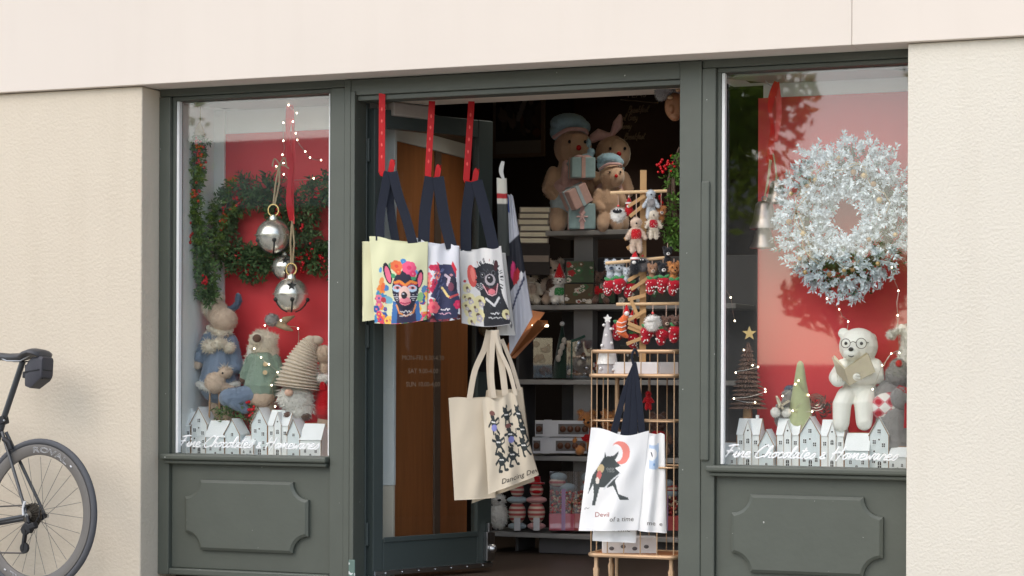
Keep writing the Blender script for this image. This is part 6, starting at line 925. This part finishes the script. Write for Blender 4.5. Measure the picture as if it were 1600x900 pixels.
bt('chain', [(0, -.052, HZ+.045), (-.2, -.05, .365), BB[:1]+(-.05, .37)], .0035, M('chain_grey', (96, 92, 88), metal=.8, rough=.4)); bt('chain', [(.002, -.07, .175), (-.2, -.06, .168), (BB[0], -.05, .17)], .0035, MATS['chain_grey'])
cr_ = G().tube(circ(.1, -.05, 40, (BB[0], BB[2])), .006, 6, True).obj('chainring', blk, bike); bt('crank_arm', [(BB[0], -.06, BB[2]), (BB[0]-.1, -.065, BB[2]-.135)], .011, blk, cr_); G().obox((BB[0]-.1, -.1, BB[2]-.135), (.09, .06, .015)).obj('pedal', blk, bike, smooth=0, bevel=.003)
# saddle: long shaped shell
g = G(); prof = [(-.30, .018, 1.035), (-.27, .022, 1.036), (-.2, .026, 1.032), (-.13, .036, 1.034), (-.09, .058, 1.046), (-.05, .068, 1.054), (-.02, .066, 1.05), (-.005, .045, 1.04)]; rows = []
for (px, hw_, z) in prof: rows.append([(px, hw_*math.cos(R(a)), z-.018+.02*math.sin(R(a))*(1 if a <= 180 else .7)) for a in range(0, 360, 24)])
nn = 15; g.add([v for r_ in rows for v in r_], [(i*nn+j, i*nn+(j+1) % nn, (i+1)*nn+(j+1) % nn, (i+1)*nn+j) for i in range(len(rows)-1) for j in range(nn)]+[tuple(range(nn-1, -1, -1)), tuple((len(rows)-1)*nn+j for j in range(nn))]); sd_ = g.obj('saddle', M('saddle_grey', (70, 70, 72), rough=.45, var=.08), bike, smooth=60)
for s in (-1, 1): bt('saddle_rail', [(-.27, s*.012, 1.02), (-.2, s*.022, 1.0), (-.12, s*.022, 1.0), (-.05, s*.03, 1.03)], .0035, steel, sd_)
g = G(); sec = [(-.118, .018, .998, .985), (-.105, .026, .905, 1.0), (-.06, .038, .895, 1.03), (.0, .045, .93, 1.036), (.018, .04, .945, 1.03), (.02, .03, .955, 1.015)]; rows = [[(x_, -h_, z0+.01), (x_, -h_*.9, z0), (x_, h_*.9, z0), (x_, h_, z0+.01), (x_, h_, z1-.01), (x_, h_*.85, z1), (x_, -h_*.85, z1), (x_, -h_, z1-.01)] for x_, h_, z0, z1 in [(a, b, min(c, d), max(c, d)) for a, b, c, d in sec]]; nn = 8
g.add([v for r_ in rows for v in r_], [(i*nn+j, i*nn+(j+1) % nn, (i+1)*nn+(j+1) % nn, (i+1)*nn+j) for i in range(len(rows)-1) for j in range(nn)]+[tuple(range(nn-1, -1, -1)), tuple((len(rows)-1)*nn+j for j in range(nn))])
sb = thing('saddle_bag', 'small dark grey wedge saddle bag strapped under bicycle saddle', 'bag', (bx, by, GZ)); o = g.obj('pouch', M('bag_nylon', (62, 62, 68), rough=.5, var=.1, bump=.3, bs=150), sb, smooth=35); b_ = o.modifiers.new('bevel', 'BEVEL'); b_.width = .014; b_.segments = 4; b_.limit_method = 'ANGLE'
G().tube([(-.115, -.03, .965), (.0, -.048, .975), (.02, -.03, .975), (.02, .03, .975)], .0025, 6).obj('zip', MATS['bike_black'], sb); G().box(-.13, -.105, -.022, .022, .94, .965).obj('strap', MATS['bike_black'], sb, smooth=0, bevel=.003); G().obox((.0, -.0, .938), (.03, .05, .012), (0, R(-18), 0)).obj('light_loop', MATS['bike_black'], sb, smooth=0)
bt('stem', [(-.805, 0, .84), (-.9, 0, .87)], .015, blk); bt('handlebar', [(-.9, -.21, .87), (-.9, 0, .87), (-.9, .21, .87)], .0135, blk)
for s in (-1, 1): G().tube(smooth_path([(-.9, s*.21, .87), (-.98, s*.215, .865), (-1.0, s*.21, .80), (-.94, s*.21, .745), (-.86, s*.21, .74)], 5), .0145, 8).obj('drop_bar', blk, bike); G().obox((-1.0, s*.212, .88), (.05, .03, .06), (0, R(-20), 0)).obj('brake_hood', blk, bike, smooth=0, bevel=.008)
for o_ in (bike, sb): o_.rotation_euler = (R(-4), 0, R(-8))
sb.scale = (.84, .9, .985)
# ---------------------------------------------------------------- across the street: what the window panes mirror
ob = thing('street_building', 'pale building across the street, mirrored in the display window panes', 'building', (-6, -18, GZ)); pw = M('pale_render', (228, 222, 210), rough=.9, var=.05, vs=1); dg = M('dark_shop_glass', (38, 40, 42), rough=.2, var=.1); brk = M('brown_cladding', (196, 184, 168), rough=.8, var=.15, vs=2)
def op(nm, m, *a): o = boxpart(nm, m, ob, *a, .0); o.matrix_parent_inverse = Matrix.Translation(-ob.location); return o
op('wall', pw, -30, -5.2, -24, -18, 3.4, 4.25); op('ground_floor', brk, -29.9, -5.3, -23.9, -18.3, GZ, 3.398); op('canopy', pw, -30, -5.2, -18, -17.2, 3.2, 3.45)
for i in range(6): xx = -28+i*4; op('shop_window', dg, xx, xx+2.0, -18.298, -18.25, .4, 2.7); op('column', pw, xx-.5, xx-.1, -18.25, -17.9, GZ, 3.19)
gw = thing('garden_wall', 'low pale garden wall across the street behind the trees', 'wall', (1, -26, GZ)); boxpart('wall', pw, gw, -12, 12, -.2, .2, 0, 1.0, .01); boxpart('coping', pw, gw, -12, 12, -.26, .26, 1.002, 1.1, .01)
leafm = M('street_leaf', (122, 150, 76), rough=.6, var=.4, vs=3); n_ = leafm.node_tree; tl = n_.nodes.new('ShaderNodeBsdfTranslucent'); tl.inputs[0].default_value = lin((178, 200, 88))+(1,); mxs = n_.nodes.new('ShaderNodeMixShader'); mxs.inputs[0].default_value = .65
n_.links.new(n_.nodes['Principled BSDF'].outputs[0], mxs.inputs[1]); n_.links.new(tl.outputs[0], mxs.inputs[2]); n_.links.new(mxs.outputs[0], n_.nodes['Material Output'].inputs[0]); bark = M('bark', (86, 74, 62), rough=.9, var=.3, vs=8)
def tree(label, x0, y0, h, cr, cz, seed, n=3400):
    t = thing('street_tree', label, 'tree', (x0, y0, GZ), 0, 'street trees opposite the shop'); q = random.Random(seed); G().tube([(0, 0, 0), (.05, 0, h*.3), (.0, .05, h*.6), (.02, 0, h*.85)], [.14, .11, .08, .03], 10).obj('trunk', bark, t)
    cl = []
    for i in range(9): a = q.uniform(0, 6.28); e = Vector((math.cos(a)*cr*.7, math.sin(a)*cr*.7, cz+q.uniform(-.6, .8)*cr)); G().tube([(0, 0, h*.4), tuple(e*.5+Vector((0, 0, h*.25))), tuple(e)], [.06, .04, .015], 6).obj('limb', bark, t); cl.append((e, cr*q.uniform(.35, .6)))
    cl.append((Vector((0, 0, cz+cr*.5)), cr*.6)); g = G()
    for i in range(n):
        c, r = q.choice(cl); d = Vector((q.gauss(0, 1), q.gauss(0, 1), q.gauss(0, .8))).normalized()*r*q.uniform(.3, 1.05); p = c+d; a = Vector((q.gauss(0, 1), q.gauss(0, 1), q.gauss(0, 1))).normalized(); b = a.orthogonal().normalized(); s = q.uniform(.05, .1); g.add([p-a*s, p+b*s*.5, p+a*s, p-b*s*.5], [(0, 1, 2, 3)])
    tag(g.obj('crown', leafm, t), kind='stuff')
tree('leafy street tree mirrored in the dark gap of the wreath window', -2.75, -11.0, 4.6, 1.25, 2.9, 3); tree('small round street tree before the garden wall, mirrored left of the bear', -2.3, -17.0, 2.6, .75, 1.7, 12, 3000); tree('taller street tree mirrored faintly over the snowy wreath', .55, -13.2, 6.0, 1.3, 4.6, 5, 4200); tree('distant street tree at the corner, mirrored beside the left window', -11.5, -14.0, 6.0, 1.8, 3.6, 8)
u = thing('market_umbrella', 'white canvas market umbrella mirrored in the wreath window', 'umbrella', (-3.75, -9.3, GZ)); cv_ = M('canvas', (232, 228, 220), rough=.8, var=.03); g = G(); n = 8; r = 1.75
for i in range(n): a, b = 2*math.pi*(i+.5)/n, 2*math.pi*(i+1.5)/n; p0 = (0, 0, 3.35); p1 = (r*math.cos(a), r*math.sin(a), 2.72); p2 = (r*math.cos(b), r*math.sin(b), 2.72); G().add([p0, p1, p2, (p1[0], p1[1], 2.56), (p2[0], p2[1], 2.56)], [(0, 1, 2), (1, 3, 4, 2)]).obj('canopy_panel', cv_, u, smooth=0); G().tube([p0, (p1[0], p1[1], 2.71)], .012, 5).obj('rib', wood, u)
G().tube([(0, 0, 0), (0, 0, 3.4)], .03, 8).obj('pole', wood, u); boxpart('base', asph, u, -.3, .3, -.3, .3, 0, .1, .01)
